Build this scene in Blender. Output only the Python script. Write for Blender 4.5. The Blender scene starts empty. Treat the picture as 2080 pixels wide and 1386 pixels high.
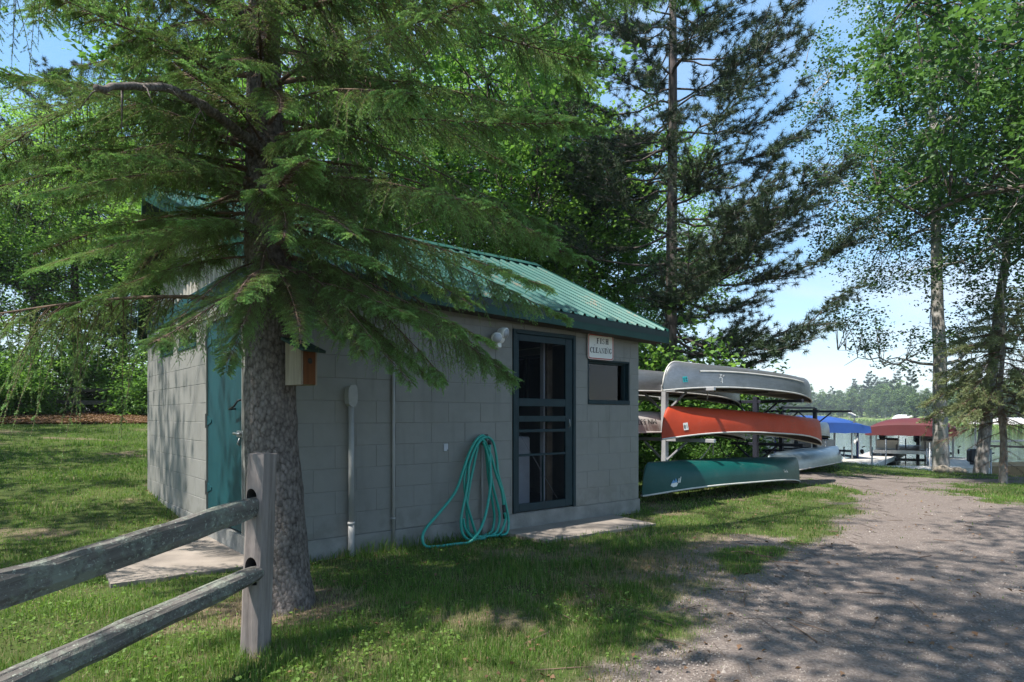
import bpy, bmesh, math, random
import numpy as np
from mathutils import Vector, Matrix

SC = bpy.context.scene
COL = SC.collection
PI = math.pi
R = math.radians
random.seed(7)
RNG = np.random.default_rng(7)

# ------------------------------------------------------------------ camera, sky, sun, exposure
CAMZ = 1.27
FPX, CX, HY = 1304.0, 1040.0, 846.0            # focal length in photo pixels, centre column, horizon row
cam_d = bpy.data.cameras.new('camera')
cam_d.sensor_width = 36.0
cam_d.lens = 36.0 * FPX / 2080.0
cam_d.shift_y = (HY - 693.0) / 2080.0
cam_d.clip_start = 0.05
cam_d.clip_end = 3000.0
cam = bpy.data.objects.new('camera', cam_d)
cam.location = (0, 0, CAMZ)
cam.rotation_euler = (PI / 2, 0, 0)
COL.objects.link(cam)
SC.camera = cam

SUN_EL, SUN_AZ = R(61), R(232)                   # azimuth clockwise from +Y
SDIR = Vector((math.sin(SUN_AZ) * math.cos(SUN_EL), math.cos(SUN_AZ) * math.cos(SUN_EL), math.sin(SUN_EL)))

world = bpy.data.worlds.new('World')
SC.world = world
world.use_nodes = True
wn = world.node_tree
wbg = wn.nodes['Background']
wbg.inputs['Strength'].default_value = 0.15
sky = wn.nodes.new('ShaderNodeTexSky')
sky.sky_type = 'NISHITA'
sky.sun_disc = False
sky.sun_elevation = SUN_EL
sky.sun_rotation = SUN_AZ
sky.altitude = 400
sky.air_density = 1.0
sky.dust_density = 0.5
sky.ozone_density = 2.2
hs = wn.nodes.new('ShaderNodeHueSaturation')
hs.inputs['Saturation'].default_value = 1.95
gm_ = wn.nodes.new('ShaderNodeGamma'); gm_.inputs[1].default_value = 0.42
wn.links.new(sky.outputs[0], gm_.inputs['Color'])
wn.links.new(gm_.outputs[0], hs.inputs['Color'])
# thin streaky cloud all over the sky
tc = wn.nodes.new('ShaderNodeTexCoord')
sep = wn.nodes.new('ShaderNodeSeparateXYZ')
wn.links.new(tc.outputs['Generated'], sep.inputs[0])
def wmath(op, a, b):
    n = wn.nodes.new('ShaderNodeMath'); n.operation = op
    for i, v in enumerate((a, b)):
        if isinstance(v, (int, float)): n.inputs[i].default_value = v
        else: wn.links.new(v, n.inputs[i])
    return n.outputs[0]
zz = wmath('ADD', wmath('MAXIMUM', sep.outputs[2], 0.0), 0.16)
cmb = wn.nodes.new('ShaderNodeCombineXYZ')
wn.links.new(wmath('DIVIDE', sep.outputs[0], zz), cmb.inputs[0])
wn.links.new(wmath('MULTIPLY', wmath('DIVIDE', sep.outputs[1], zz), 1.7), cmb.inputs[1])
cn = wn.nodes.new('ShaderNodeTexNoise')
cn.inputs['Scale'].default_value = 0.75
cn.inputs['Detail'].default_value = 7
cn.inputs['Roughness'].default_value = 0.55
cn.inputs['Distortion'].default_value = 0.5
wn.links.new(cmb.outputs[0], cn.inputs['Vector'])
cr = wn.nodes.new('ShaderNodeMapRange')
cr.inputs['From Min'].default_value = 0.44
cr.inputs['From Max'].default_value = 0.72
cr.inputs['To Max'].default_value = 0.75
wn.links.new(cn.outputs['Fac'], cr.inputs['Value'])
cm = wn.nodes.new('ShaderNodeMixRGB')
wn.links.new(cr.outputs[0], cm.inputs['Fac'])
wn.links.new(hs.outputs[0], cm.inputs['Color1'])
cm.inputs['Color2'].default_value = (1.42, 1.56, 1.82, 1)
wn.links.new(cm.outputs[0], wbg.inputs['Color'])

sun_d = bpy.data.lights.new('sun', 'SUN')
sun_d.energy = 2.15
sun_d.angle = R(0.53)
sun_d.color = (1.0, 0.945, 0.86)
sun = bpy.data.objects.new('sun', sun_d)
sun.rotation_euler = SDIR.to_track_quat('Z', 'Y').to_euler()
sun.location = SDIR * 60
COL.objects.link(sun)

SC.view_settings.view_transform = 'Standard'
SC.view_settings.look = 'None'
SC.view_settings.gamma = 1.0
SC.view_settings.exposure = 2.12
SC.view_settings.use_curve_mapping = False
SC.render.engine = 'CYCLES'
SC.cycles.max_bounces = 7
SC.cycles.diffuse_bounces = 4
SC.cycles.glossy_bounces = 3
SC.cycles.transmission_bounces = 4
SC.cycles.transparent_max_bounces = 8
SC.cycles.caustics_reflective = False
SC.cycles.caustics_refractive = False
SC.cycles.use_denoising = True
SC.cycles.use_adaptive_sampling = True
SC.cycles.adaptive_threshold = 0.01

# ------------------------------------------------------------------ helpers
def tag(o, label=None, cat=None, group=None, kind=None):
    if label: o['label'] = label
    if cat: o['category'] = cat
    if group: o['group'] = group
    if kind: o['kind'] = kind
    return o

def empty(name, loc=(0, 0, 0), rz=0.0, label=None, cat=None, group=None):
    o = bpy.data.objects.new(name, None)
    o.empty_display_size = 0.1
    o.location = loc
    o.rotation_euler = (0, 0, rz)
    COL.objects.link(o)
    return tag(o, label, cat, group)

def link(name, me, parent=None, loc=None, rot=None):
    o = bpy.data.objects.new(name, me)
    COL.objects.link(o)
    if parent is not None: o.parent = parent
    if loc is not None: o.location = loc
    if rot is not None: o.rotation_euler = rot
    return o

def chamfer_box(c, s, b):
    """24 vertices, 26 faces: a box with all edges bevelled by b"""
    hx, hy, hz = s[0] / 2, s[1] / 2, s[2] / 2
    b = min(b, hx * .9, hy * .9, hz * .9)
    V, idx = [], {}
    for ax in range(3):
        for sx in (-1, 1):
            for sy in (-1, 1):
                for sz in (-1, 1):
                    p = [sx * (hx - b), sy * (hy - b), sz * (hz - b)]
                    p[ax] = (sx, sy, sz)[ax] * (hx, hy, hz)[ax]
                    idx[(ax, sx, sy, sz)] = len(V)
                    V.append((c[0] + p[0], c[1] + p[1], c[2] + p[2]))
    F = []
    sg = (-1, 1)
    for ax in range(3):
        for d in sg:
            o = [(-1, -1), (1, -1), (1, 1), (-1, 1)]
            if (d < 0): o = o[::-1]
            if ax == 1: o = o[::-1]
            f = []
            for a, bb in o:
                t = [a, bb]; t.insert(ax, d)
                f.append(idx[(ax, *t)])
            F.append(f)
    for ax in range(3):                            # edges along axis ax
        o1, o2 = [i for i in range(3) if i != ax]
        for d1 in sg:
            for d2 in sg:
                def k(which, s3):
                    t = [0, 0, 0]; t[ax] = s3; t[o1] = d1; t[o2] = d2
                    return idx[(which, *t)]
                f = [k(o1, -1), k(o1, 1), k(o2, 1), k(o2, -1)]
                F.append(f)
    for sx in sg:
        for sy in sg:
            for sz in sg:
                F.append([idx[(0, sx, sy, sz)], idx[(1, sx, sy, sz)], idx[(2, sx, sy, sz)]])
    return V, F

class B:
    """collects shapes and links them as one mesh object"""
    def __init__(s, M=None):
        s.v, s.f, s.m, s.sm = [], [], [], []
        s.M = M
    def add(s, V, F, m=0, smooth=False, M=None):
        o = len(s.v)
        if M is not None: V = [tuple(M @ Vector(p)) for p in V]
        s.v += [tuple(p) for p in V]
        s.f += [[i + o for i in f] for f in F]
        s.m += [m] * len(F)
        s.sm += [smooth] * len(F)
        return s
    def box(s, c, sz, m=0, bev=0.0, M=None, rz=0.0):
        if rz:
            M0 = Matrix.Translation(Vector(c)) @ Matrix.Rotation(rz, 4, 'Z')
            M = M0 if M is None else M @ M0
            c = (0, 0, 0)
        if bev > 0:
            V, F = chamfer_box(c, sz, bev)
        else:
            hx, hy, hz = sz[0] / 2, sz[1] / 2, sz[2] / 2
            V = [(c[0] + x * hx, c[1] + y * hy, c[2] + z * hz) for z in (-1, 1) for y in (-1, 1) for x in (-1, 1)]
            F = [[0, 2, 3, 1], [4, 5, 7, 6], [0, 1, 5, 4], [2, 6, 7, 3], [0, 4, 6, 2], [1, 3, 7, 5]]
        return s.add(V, F, m, False, M)
    def mm(s, x0, x1, y0, y1, z0, z1, m=0, bev=0.0):
        return s.box(((x0 + x1) / 2, (y0 + y1) / 2, (z0 + z1) / 2), (abs(x1 - x0), abs(y1 - y0), abs(z1 - z0)), m, bev)
    def bar(s, a, b, w, h, m=0, bev=0.0, up=(0, 0, 1)):
        a, b = Vector(a), Vector(b)
        d = b - a
        x = d.normalized()
        upv = Vector(up)
        if abs(x.dot(upv)) > .98: upv = Vector((1, 0, 0))
        y = upv.cross(x).normalized()
        z = x.cross(y)
        M = Matrix((x, y, z)).transposed().to_4x4()
        M.translation = (a + b) / 2
        return s.box((0, 0, 0), (d.length, w, h), m, bev, M)
    def tube(s, pts, r, n=8, m=0, cap=True, smooth=True):
        V, F = tube_vf([tuple(p) for p in pts], r, n, cap)
        return s.add(V, F, m, smooth)
    def poly_prism(s, poly, y0, y1, m=0, axis='Y'):
        """polygon in XZ extruded along Y (or in XY along Z, or YZ along X)"""
        def P(a, b, t):
            return {'Y': (a, t, b), 'Z': (a, b, t), 'X': (t, a, b)}[axis]
        n = len(poly)
        V = [P(a, b, y0) for a, b in poly] + [P(a, b, y1) for a, b in poly]
        F = [list(range(n)), list(range(2 * n - 1, n - 1, -1))] + [[i, i + n, (i + 1) % n + n, (i + 1) % n] for i in range(n)]
        return s.add(V, F, m)
    def ball(s, c, r, n=10, k=7, m=0, sc=(1, 1, 1)):
        V, F = [], []
        for j in range(k + 1):
            th = PI * j / k
            for i in range(n):
                ph = 2 * PI * i / n
                V.append((c[0] + r * sc[0] * math.sin(th) * math.cos(ph), c[1] + r * sc[1] * math.sin(th) * math.sin(ph), c[2] + r * sc[2] * math.cos(th)))
        for j in range(k):
            for i in range(n):
                F.append([j * n + i, (j + 1) * n + i, (j + 1) * n + (i + 1) % n, j * n + (i + 1) % n])
        return s.add(V, F, m, True)
    def mesh(s, name, mats):
        me = bpy.data.meshes.new(name)
        me.from_pydata(s.v, [], s.f)
        for m in (mats if isinstance(mats, (list, tuple)) else [mats]): me.materials.append(m)
        me.polygons.foreach_set('material_index', s.m)
        me.polygons.foreach_set('use_smooth', s.sm)
        me.validate()
        bm = bmesh.new(); bm.from_mesh(me)
        bmesh.ops.recalc_face_normals(bm, faces=bm.faces)
        bm.to_mesh(me); bm.free()
        me.update()
        return me
    def build(s, name, mats, parent=None, loc=None, rot=None):
        return link(name, s.mesh(name, mats), parent, loc, rot)

def tube_vf(pts, r, n=8, cap=True):
    P = np.array(pts, float)
    k = len(P)
    rr = np.full(k, r, float) if np.isscalar(r) else np.array(r, float)
    T = np.gradient(P, axis=0)
    T /= np.linalg.norm(T, axis=1)[:, None] + 1e-12
    up = np.array([0, 0, 1.0]) if abs(T[0, 2]) < .9 else np.array([1.0, 0, 0])
    N = np.cross(T[0], up); N /= np.linalg.norm(N)
    V = []
    a = np.arange(n) * 2 * PI / n
    for i in range(k):
        N = N - T[i] * N.dot(T[i]); N /= np.linalg.norm(N) + 1e-12
        Bn = np.cross(T[i], N)
        V.append(P[i] + rr[i] * (np.cos(a)[:, None] * N + np.sin(a)[:, None] * Bn))
    V = np.concatenate(V)
    F = [[i * n + j, i * n + (j + 1) % n, (i + 1) * n + (j + 1) % n, (i + 1) * n + j] for i in range(k - 1) for j in range(n)]
    if cap:
        F.append(list(range(n - 1, -1, -1)))
        F.append([(k - 1) * n + j for j in range(n)])
    return V.tolist(), F

def np_mesh(name, V, F, mats, tint=None, midx=None, smooth=False, attrs=None):
    """large mesh: V (n,3), F (m,k) all faces of k corners"""
    V = np.asarray(V, np.float32); F = np.asarray(F, np.int32)
    me = bpy.data.meshes.new(name)
    n, (m, k) = len(V), F.shape
    me.vertices.add(n); me.vertices.foreach_set('co', V.ravel())
    me.loops.add(m * k); me.loops.foreach_set('vertex_index', F.ravel())
    me.polygons.add(m)
    me.polygons.foreach_set('loop_start', np.arange(0, m * k, k, dtype=np.int32))
    me.polygons.foreach_set('loop_total', np.full(m, k, np.int32))
    if midx is not None: me.polygons.foreach_set('material_index', np.asarray(midx, np.int32))
    if smooth: me.polygons.foreach_set('use_smooth', np.ones(m, bool))
    for mt in (mats if isinstance(mats, (list, tuple)) else [mats]): me.materials.append(mt)
    me.update(calc_edges=True)
    for nm, arr in ([('tint', tint)] if tint is not None else []) + list((attrs or {}).items()):
        at = me.attributes.new(nm, 'FLOAT', 'POINT')
        at.data.foreach_set('value', np.asarray(arr, np.float32))
    return me

def vnoise(x, y, seed=0):
    xi, yi = np.floor(x).astype(np.int64), np.floor(y).astype(np.int64)
    xf, yf = x - xi, y - yi
    def h(a, b):
        n = (a * 374761393 + b * 668265263 + seed * 2147483647) & 0xFFFFFFFF
        n = ((n ^ (n >> 13)) * 1274126177) & 0xFFFFFFFF
        n = n ^ (n >> 16)
        return (n & 0xFFFF) / 65535.0
    u, v = xf * xf * (3 - 2 * xf), yf * yf * (3 - 2 * yf)
    a = h(xi, yi) * (1 - u) + h(xi + 1, yi) * u
    b = h(xi, yi + 1) * (1 - u) + h(xi + 1, yi + 1) * u
    return a * (1 - v) + b * v

def fbm(x, y, seed=0, oct=4):
    s, a, t = 0, .5, 0
    for i in range(oct):
        s = s + a * vnoise(x * 2 ** i, y * 2 ** i, seed + i); t += a; a *= .5
    return s / t

def smooth(a, b, x):
    t = np.clip((x - a) / (b - a), 0, 1)
    return t * t * (3 - 2 * t)

# ------------------------------------------------------------------ materials
class NT:
    def __init__(s, name):
        s.m = bpy.data.materials.new(name); s.m.use_nodes = True
        s.t = s.m.node_tree
        s.b = s.t.nodes['Principled BSDF']
        s.out = s.t.nodes['Material Output']
    def n(s, typ, **kw):
        x = s.t.nodes.new('ShaderNode' + typ)
        for k, v in kw.items():
            if k in x.inputs: x.inputs[k].default_value = v
            else: setattr(x, k, v)
        return x
    def l(s, a, b): s.t.links.new(a, b)
    def coords(s, which='Object', scale=(1, 1, 1)):
        tc = s.n('TexCoord'); mp = s.n('Mapping'); mp.inputs['Scale'].default_value = scale
        s.l(tc.outputs[which], mp.inputs['Vector'])
        return mp.outputs[0]
    def noise(s, vec, scale, detail=4, rough=.55, dist=0):
        x = s.n('TexNoise'); x.inputs['Scale'].default_value = scale; x.inputs['Detail'].default_value = detail
        x.inputs['Roughness'].default_value = rough; x.inputs['Distortion'].default_value = dist
        s.l(vec, x.inputs['Vector'])
        return x.outputs['Fac']
    def ramp(s, fac, *stops):
        x = s.n('ValToRGB'); e = x.color_ramp.elements
        while len(e) < len(stops): e.new(.5)
        for i, (p, c) in enumerate(stops): e[i].position = p; e[i].color = (*c, 1) if len(c) == 3 else c
        s.l(fac, x.inputs[0])
        return x.outputs[0]
    def mix(s, fac, a, b, typ='MIX'):
        x = s.n('MixRGB', blend_type=typ)
        for i, v in enumerate((fac, a, b)):
            if isinstance(v, (int, float)): x.inputs[i].default_value = v
            elif isinstance(v, tuple): x.inputs[i].default_value = (*v, 1) if len(v) == 3 else v
            else: s.l(v, x.inputs[i])
        return x.outputs[0]
    def math(s, op, a, b=0.0, clamp=False):
        x = s.n('Math', operation=op, use_clamp=clamp)
        for i, v in enumerate((a, b)):
            if isinstance(v, (int, float)): x.inputs[i].default_value = v
            else: s.l(v, x.inputs[i])
        return x.outputs[0]
    def bump(s, h, strength=.3, dist=.01):
        x = s.n('Bump'); x.inputs['Strength'].default_value = strength; x.inputs['Distance'].default_value = dist
        s.l(h, x.inputs['Height']); s.l(x.outputs[0], s.b.inputs['Normal'])
    def set(s, rough=.6, metal=0.0, spec=.5, color=None):
        s.b.inputs['Roughness'].default_value = rough; s.b.inputs['Metallic'].default_value = metal
        s.b.inputs['Specular IOR Level'].default_value = spec
        if color is not None:
            if isinstance(color, tuple): s.b.inputs['Base Color'].default_value = (*color, 1)
            else: s.l(color, s.b.inputs['Base Color'])
        return s

def simple(name, c, rough=.6, metal=0.0, var=.12, scale=6, bump=.0, bscale=60, spec=.5, world_c=False, stretch=(1, 1, 1)):
    t = NT(name)
    v = t.coords('Object', stretch)
    f = t.noise(v, scale, 5)
    lo = tuple(x * (1 - var) for x in c); hi = tuple(min(1, x * (1 + var)) for x in c)
    col = t.ramp(f, (.3, lo), (.7, hi))
    t.set(rough, metal, spec, col)
    if bump: t.bump(t.noise(v, bscale, 4), bump, .005)
    return t.m

def leafmat(name, dark, light, trans=.35, rough=.45, hue=None):
    t = NT(name)
    a = t.n('Attribute'); a.attribute_name = 'tint'
    k_ = .88 / (1 - trans)                      # the mix below halves what the colours give, so the visible reflectance stays that of a leaf
    col = t.ramp(a.outputs['Fac'], (0, tuple(x * k_ for x in dark)), (1, tuple(x * k_ for x in light)))
    t.set(rough, 0, .35, col)
    tr = t.n('BsdfTranslucent')
    t.l(t.mix(1.0, col, (1.15, 1.2, .70), 'MULTIPLY'), tr.inputs['Color'])
    mx = t.n('MixShader'); mx.inputs[0].default_value = trans
    t.l(t.b.outputs[0], mx.inputs[1]); t.l(tr.outputs[0], mx.inputs[2])
    t.l(mx.outputs[0], t.out.inputs['Surface'])
    return t.m

def barkmat(name, dark, light, scale=14, zst=.35, bump=1.0, lich=None, dist=.02):
    t = NT(name)
    v = t.coords('Object', (1, 1, zst))
    nn = t.n('TexNoise'); nn.inputs['Scale'].default_value = scale * .5; nn.inputs['Detail'].default_value = 3; t.l(v, nn.inputs['Vector'])
    mv = t.n('VectorMath', operation='MULTIPLY_ADD'); t.l(nn.outputs['Color'], mv.inputs[0]); mv.inputs[1].default_value = (.9 / scale,) * 3; t.l(v, mv.inputs[2])
    vo = t.n('TexVoronoi', feature='F1'); vo.inputs['Scale'].default_value = scale; vo.inputs['Randomness'].default_value = 1
    t.l(mv.outputs[0], vo.inputs['Vector'])
    sp = t.n('SeparateColor'); t.l(vo.outputs['Color'], sp.inputs[0])
    e = t.ramp(vo.outputs['Distance'], (.25, (1, 1, 1)), (.85, (0, 0, 0)))
    f2 = t.noise(v, scale * 2.2, 6, .7); big = t.noise(v, 3.5, 4, .6)
    h = t.math('ADD', t.math('ADD', t.math('MULTIPLY', sp.outputs[0], .35), t.math('MULTIPLY', e, .35)), t.math('MULTIPLY', f2, .6))
    hc = t.math('ADD', t.math('MULTIPLY', h, .62), t.math('MULTIPLY', big, .25))
    col = t.ramp(hc, (.30, dark), (.78, light))
    if lich: col = t.mix(t.ramp(big, (.5, (0, 0, 0)), (.68, (.8, .8, .8))), col, lich)
    t.set(.9, 0, .2, col)
    t.bump(h, bump, dist)
    return t.m

# ------------------------------------------------------------------ the lie of the land
def gz(x, y):
    x = np.asarray(x, float); y = np.asarray(y, float)
    w = -.56 * x + .83 * y
    r = .767 * x + .641 * y
    k = .7
    sp = np.log1p(np.exp(np.clip((w - 8.0) / k, -30, 30))) * k
    rise = 2.6 * (1 - np.exp(-.083 * sp / 2.6 * 1.25))
    z = rise * (1 - smooth(16, 24, r))
    z = z - .22 * smooth(11, 19, r) - .75 * smooth(19.6, 24.5, r) - 3.2 * smooth(23, 45, r)
    return z
def gzf(x, y): return float(gz(x, y))

DRIVE = np.array([(-2.6, -7), (-.6, .4), (.15, 2.3), (.42, 3.07), (.66, 3.65), (1.55, 4.68), (2.35, 5.83), (3.15, 6.8), (4.6, 8.5), (5.8, 10.4), (6.1, 12.0), (5.7, 13.6),
                  (6.6, 14.3), (8.2, 14.6), (10.5, 15.0), (12.2, 15.2), (12.0, 14.5), (9.8, 13.9), (8.2, 12.9), (7.5, 11.4), (7.0, 9.4), (8.3, 6.5), (10.0, 2.0), (12.0, -7)])
def sdist(x, y, poly):
    x = np.asarray(x, float); y = np.asarray(y, float)
    d = np.full(x.shape, 1e9); ins = np.zeros(x.shape, bool)
    n = len(poly)
    for i in range(n):
        ax, ay = poly[i]; bx, by = poly[(i + 1) % n]
        ex, ey = bx - ax, by - ay
        t = np.clip(((x - ax) * ex + (y - ay) * ey) / (ex * ex + ey * ey), 0, 1)
        d = np.minimum(d, np.hypot(x - ax - t * ex, y - ay - t * ey))
        c = ((ay > y) != (by > y))
        with np.errstate(divide='ignore', invalid='ignore'):
            c &= x < (bx - ax) * (y - ay) / (by - ay + 1e-12) + ax
        ins ^= c
    return np.where(ins, -d, d)
def bareness(x, y):
    sd = sdist(x, y, DRIVE)
    n = fbm(x * 1.3, y * 1.3, 3, 4) - .5
    n2 = fbm(x * 5, y * 5, 5, 3) - .5
    b = smooth(.30, -.30, sd + n * .9 + n2 * .45)
    patch = smooth(.60, .72, fbm(x * .9 + 20, y * .9, 9, 4) + .10 * smooth(2.0, .2, sd) + n2 * .12) * smooth(1.6, .2, sd) * .8
    patch2 = smooth(.62, .74, fbm(x * 1.5 - 7, y * 1.5, 12, 4)) * .50
    w = -.56 * x + .83 * y
    litter = smooth(21.2, 21.8, w + n * .8) * smooth(15.5, 13, .767 * x + .641 * y)
    ring_ = smooth(.75, .22, np.hypot(x + 1.535, y - 4.30) + n2 * .3) * .75
    patch = np.maximum(patch, ring_)
    return np.clip(np.maximum(np.maximum(b, patch), np.maximum(patch2, litter)), 0, 1)

def gravel_nodes(t, vec):
    big = t.noise(vec, .9, 4, .5)
    mid = t.noise(vec, 9, 5, .6)
    fine = t.noise(vec, 70, 3, .7)
    vo = t.n('TexVoronoi'); vo.inputs['Scale'].default_value = 55; t.l(vec, vo.inputs['Vector'])
    c = t.ramp(t.math('ADD', t.math('MULTIPLY', big, .5), t.math('MULTIPLY', mid, .5)), (.3, (.160, .133, .118)), (.7, (.245, .208, .186)))
    sc_ = t.n('SeparateColor'); t.l(vo.outputs['Color'], sc_.inputs[0])
    c = t.mix(.45, c, t.ramp(sc_.outputs[0], (0, (.2, .2, .2)), (1, (.8, .8, .8))), 'SOFT_LIGHT')
    c = t.mix(t.ramp(fine, (.35, (.75, .75, .75)), (.62, (0, 0, 0))), c, (.095, .076, .070))
    h = t.math('ADD', t.math('MULTIPLY', fine, .6), t.math('MULTIPLY', vo.outputs['Distance'], .8))
    return c, h

def ground_material():
    t = NT('lawn_soil')
    vec = t.coords('Object')
    gc, gh = gravel_nodes(t, vec)
    n1 = t.noise(vec, 1.1, 5, .6); n2 = t.noise(vec, 14, 5, .65); n3 = t.noise(vec, 60, 3, .7)
    lawn = t.ramp(t.math('ADD', t.math('MULTIPLY', n1, .6), t.math('MULTIPLY', n2, .4)), (.34, (.036, .066, .014)), (.5, (.058, .10, .02)), (.68, (.11, .125, .04)))
    lawn = t.mix(t.ramp(n3, (.42, (.5, .5, .5)), (.7, (0, 0, 0))), lawn, (.05, .045, .02))
    dirt = t.ramp(t.math('ADD', t.math('MULTIPLY', n2, .6), t.math('MULTIPLY', n3, .4)), (.35, (.10, .075, .05)), (.65, (.21, .16, .115)))
    a = t.n('Attribute'); a.attribute_name = 'bare'
    b = t.n('Attribute'); b.attribute_name = 'drive'
    d = t.n('Attribute'); d.attribute_name = 'woods'
    dirt = t.mix(b.outputs['Fac'], dirt, gc)
    dirt = t.mix(d.outputs['Fac'], dirt, t.ramp(n3, (.3, (.045, .026, .016)), (.7, (.16, .10, .065))))
    m = t.math('ADD', a.outputs['Fac'], t.math('MULTIPLY', t.math('SUBTRACT', n2, .5), .5), True)
    m = t.ramp(m, (.25, (0, 0, 0)), (.6, (1, 1, 1)))
    t.set(.95, 0, .15, t.mix(m, lawn, dirt))
    t.bump(t.math('ADD', gh, n2), .6, .012)
    return t.m
M_GROUND = ground_material()
def drive_material():
    t = NT('gravel')
    c, h = gravel_nodes(t, t.coords('Object'))
    t.set(.95, 0, .15, c); t.bump(h, .55, .010)
    return t.m
M_GRAVEL = drive_material()

def axis_pts(lo, hi, c0, fine, far):
    out, x = [c0], c0
    st = fine
    while x < hi:
        x += st; out.append(x)
        if abs(x - c0) > far: st *= 1.09
    x, st = c0, fine
    while x > lo:
        x -= st; out.insert(0, x)
        if abs(x - c0) > far: st *= 1.09
    return np.array(out)
gxs = axis_pts(-420, 420, 2.0, .11, 9)
gys = axis_pts(-120, 700, 7.0, .11, 8)
GX, GY = np.meshgrid(gxs, gys)
GZ = gz(GX, GY) + (fbm(GX * 2.2, GY * 2.2, 21, 3) - .5) * .035 * smooth(60, 20, np.hypot(GX, GY))
nx, ny = len(gxs), len(gys)
ii = np.arange(nx * ny).reshape(ny, nx)
GF = np.stack([ii[:-1, :-1], ii[:-1, 1:], ii[1:, 1:], ii[1:, :-1]], -1).reshape(-1, 4)
bare = bareness(GX, GY)
sdv = sdist(GX, GY, DRIVE)
woods = smooth(20.8, 21.8, -.56 * GX + .83 * GY)
gm = np_mesh('ground', np.stack([GX, GY, GZ], -1).reshape(-1, 3), GF, M_GROUND, smooth=True,
             attrs={'bare': bare.ravel(), 'drive': smooth(.9, .2, sdv).ravel(), 'woods': woods.ravel()})
tag(link('ground', gm), 'lawn and bare earth sloping from the wood down to the lake', kind='structure')
inside = (bare > .93) & (sdv < .1)
keep = inside.reshape(-1)[GF].all(1)
DV = np.stack([GX, GY, GZ + .005], -1).reshape(-1, 3)
used = np.unique(GF[keep]); remap = np.full(len(DV), -1); remap[used] = np.arange(len(used))
tag(link('driveway', np_mesh('driveway', DV[used], remap[GF[keep]], M_GRAVEL, smooth=True)), 'packed gravel drive curving past the shed towards the lake', kind='structure')

def lake_material():
    t = NT('lake_water')
    v = t.coords('Object', (1, 1, 1))
    tc = t.n('TexCoord'); mp = t.n('Mapping'); mp.inputs['Rotation'].default_value = (0, 0, R(-30)); mp.inputs['Scale'].default_value = (.8, 2.6, 1)
    t.l(tc.outputs['Object'], mp.inputs[0])
    a = t.noise(mp.outputs[0], .9, 4, .6, .4); b = t.noise(v, 5, 3, .6)
    t.set(.06, 0, .6, (.018, .034, .018))
    t.b.inputs['IOR'].default_value = 1.33
    t.bump(t.math('ADD', a, t.math('MULTIPLY', b, .25)), .22, .12)
    return t.m
M_WATER = lake_material()
WZ = -.62
lk = B()
lk.v = [(-420, 14, WZ), (420, -40, WZ), (900, 900, WZ), (-420, 900, WZ)]; lk.f = [[0, 1, 2, 3]]; lk.m = [0]; lk.sm = [False]
tag(lk.build('lake', M_WATER), 'rippled lake beyond the docks', kind='structure')

# far shore: a low bank that rises behind the reeds
fs = [(200, 620, 330), (1100, 345, 0), (1500, 320, 0), (1700, 300, 0), (1800, 255, 0), (1880, 150, 0), (1960, 112, 0), (2090, 96, 0), (2400, 84, 0), (3200, 70, 0)]
FSP = []
for px, d, _ in fs:
    FSP.append(((px - CX) / FPX * d, d))
FSP = np.array(FSP)
seg = np.concatenate([[0], np.cumsum(np.hypot(*np.diff(FSP, axis=0).T))])
tt = np.linspace(0, seg[-1], 140)
FSX, FSY = np.interp(tt, seg, FSP[:, 0]), np.interp(tt, seg, FSP[:, 1])
rows = []
for off, z in ((0, -.9), (1.5, -.45), (5, .05), (14, .35), (30, 1.2), (70, 3.0), (160, 5.5), (330, 7)):
    l = np.hypot(FSX, FSY)
    rows.append(np.stack([FSX + FSX / l * off, FSY + FSY / l * off, np.full_like(FSX, z) + (fbm(tt * .05, tt * 0 + off, 4) - .5) * min(2, off * .03)], -1))
fv = np.stack(rows)
kk = np.arange(fv.shape[0] * fv.shape[1]).reshape(fv.shape[:2])
ff = np.stack([kk[:-1, :-1], kk[:-1, 1:], kk[1:, 1:], kk[1:, :-1]], -1).reshape(-1, 4)
M_BANK = simple('bank_grass', (.14, .20, .05), .95, var=.35, scale=.15)
tag(link('far_shore', np_mesh('far_shore', fv.reshape(-1, 3), ff, M_BANK, smooth=True)), 'low grassy far shore of the lake', kind='structure')

# ------------------------------------------------------------------ shed frame of reference: x along the front wall, y into the shed, z up
UA = math.atan2(.641, .767)
C0 = Vector((-2.048, 5.34, 0))
SHM = Matrix.Translation(C0) @ Matrix.Rotation(UA, 4, 'Z')
SHI = SHM.inverted()
LEN, DEP = 4.84, 4.80
def sw(t, s, z=0.0): return SHM @ Vector((t, s, z))
def front(px, py, off=0.0):
    """where the sight line through a photo pixel meets the plane y = -off in front of the front wall: (t, z)"""
    o = SHI @ Vector((0, 0, CAMZ)); d = SHI.to_3x3() @ Vector(((px - CX) / FPX, 1, (HY - py) / FPX))
    k = (-off - o.y) / d.y
    p = o + d * k
    return p.x, p.z
def gable(px, py, off=0.0):
    o = SHI @ Vector((0, 0, CAMZ)); d = SHI.to_3x3() @ Vector(((px - CX) / FPX, 1, (HY - py) / FPX))
    k = (-off - o.x) / d.x
    p = o + d * k
    return p.y, p.z
def at(px, py, Y): return Vector(((px - CX) / FPX * Y, Y, CAMZ + (HY - py) / FPX * Y))

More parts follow.
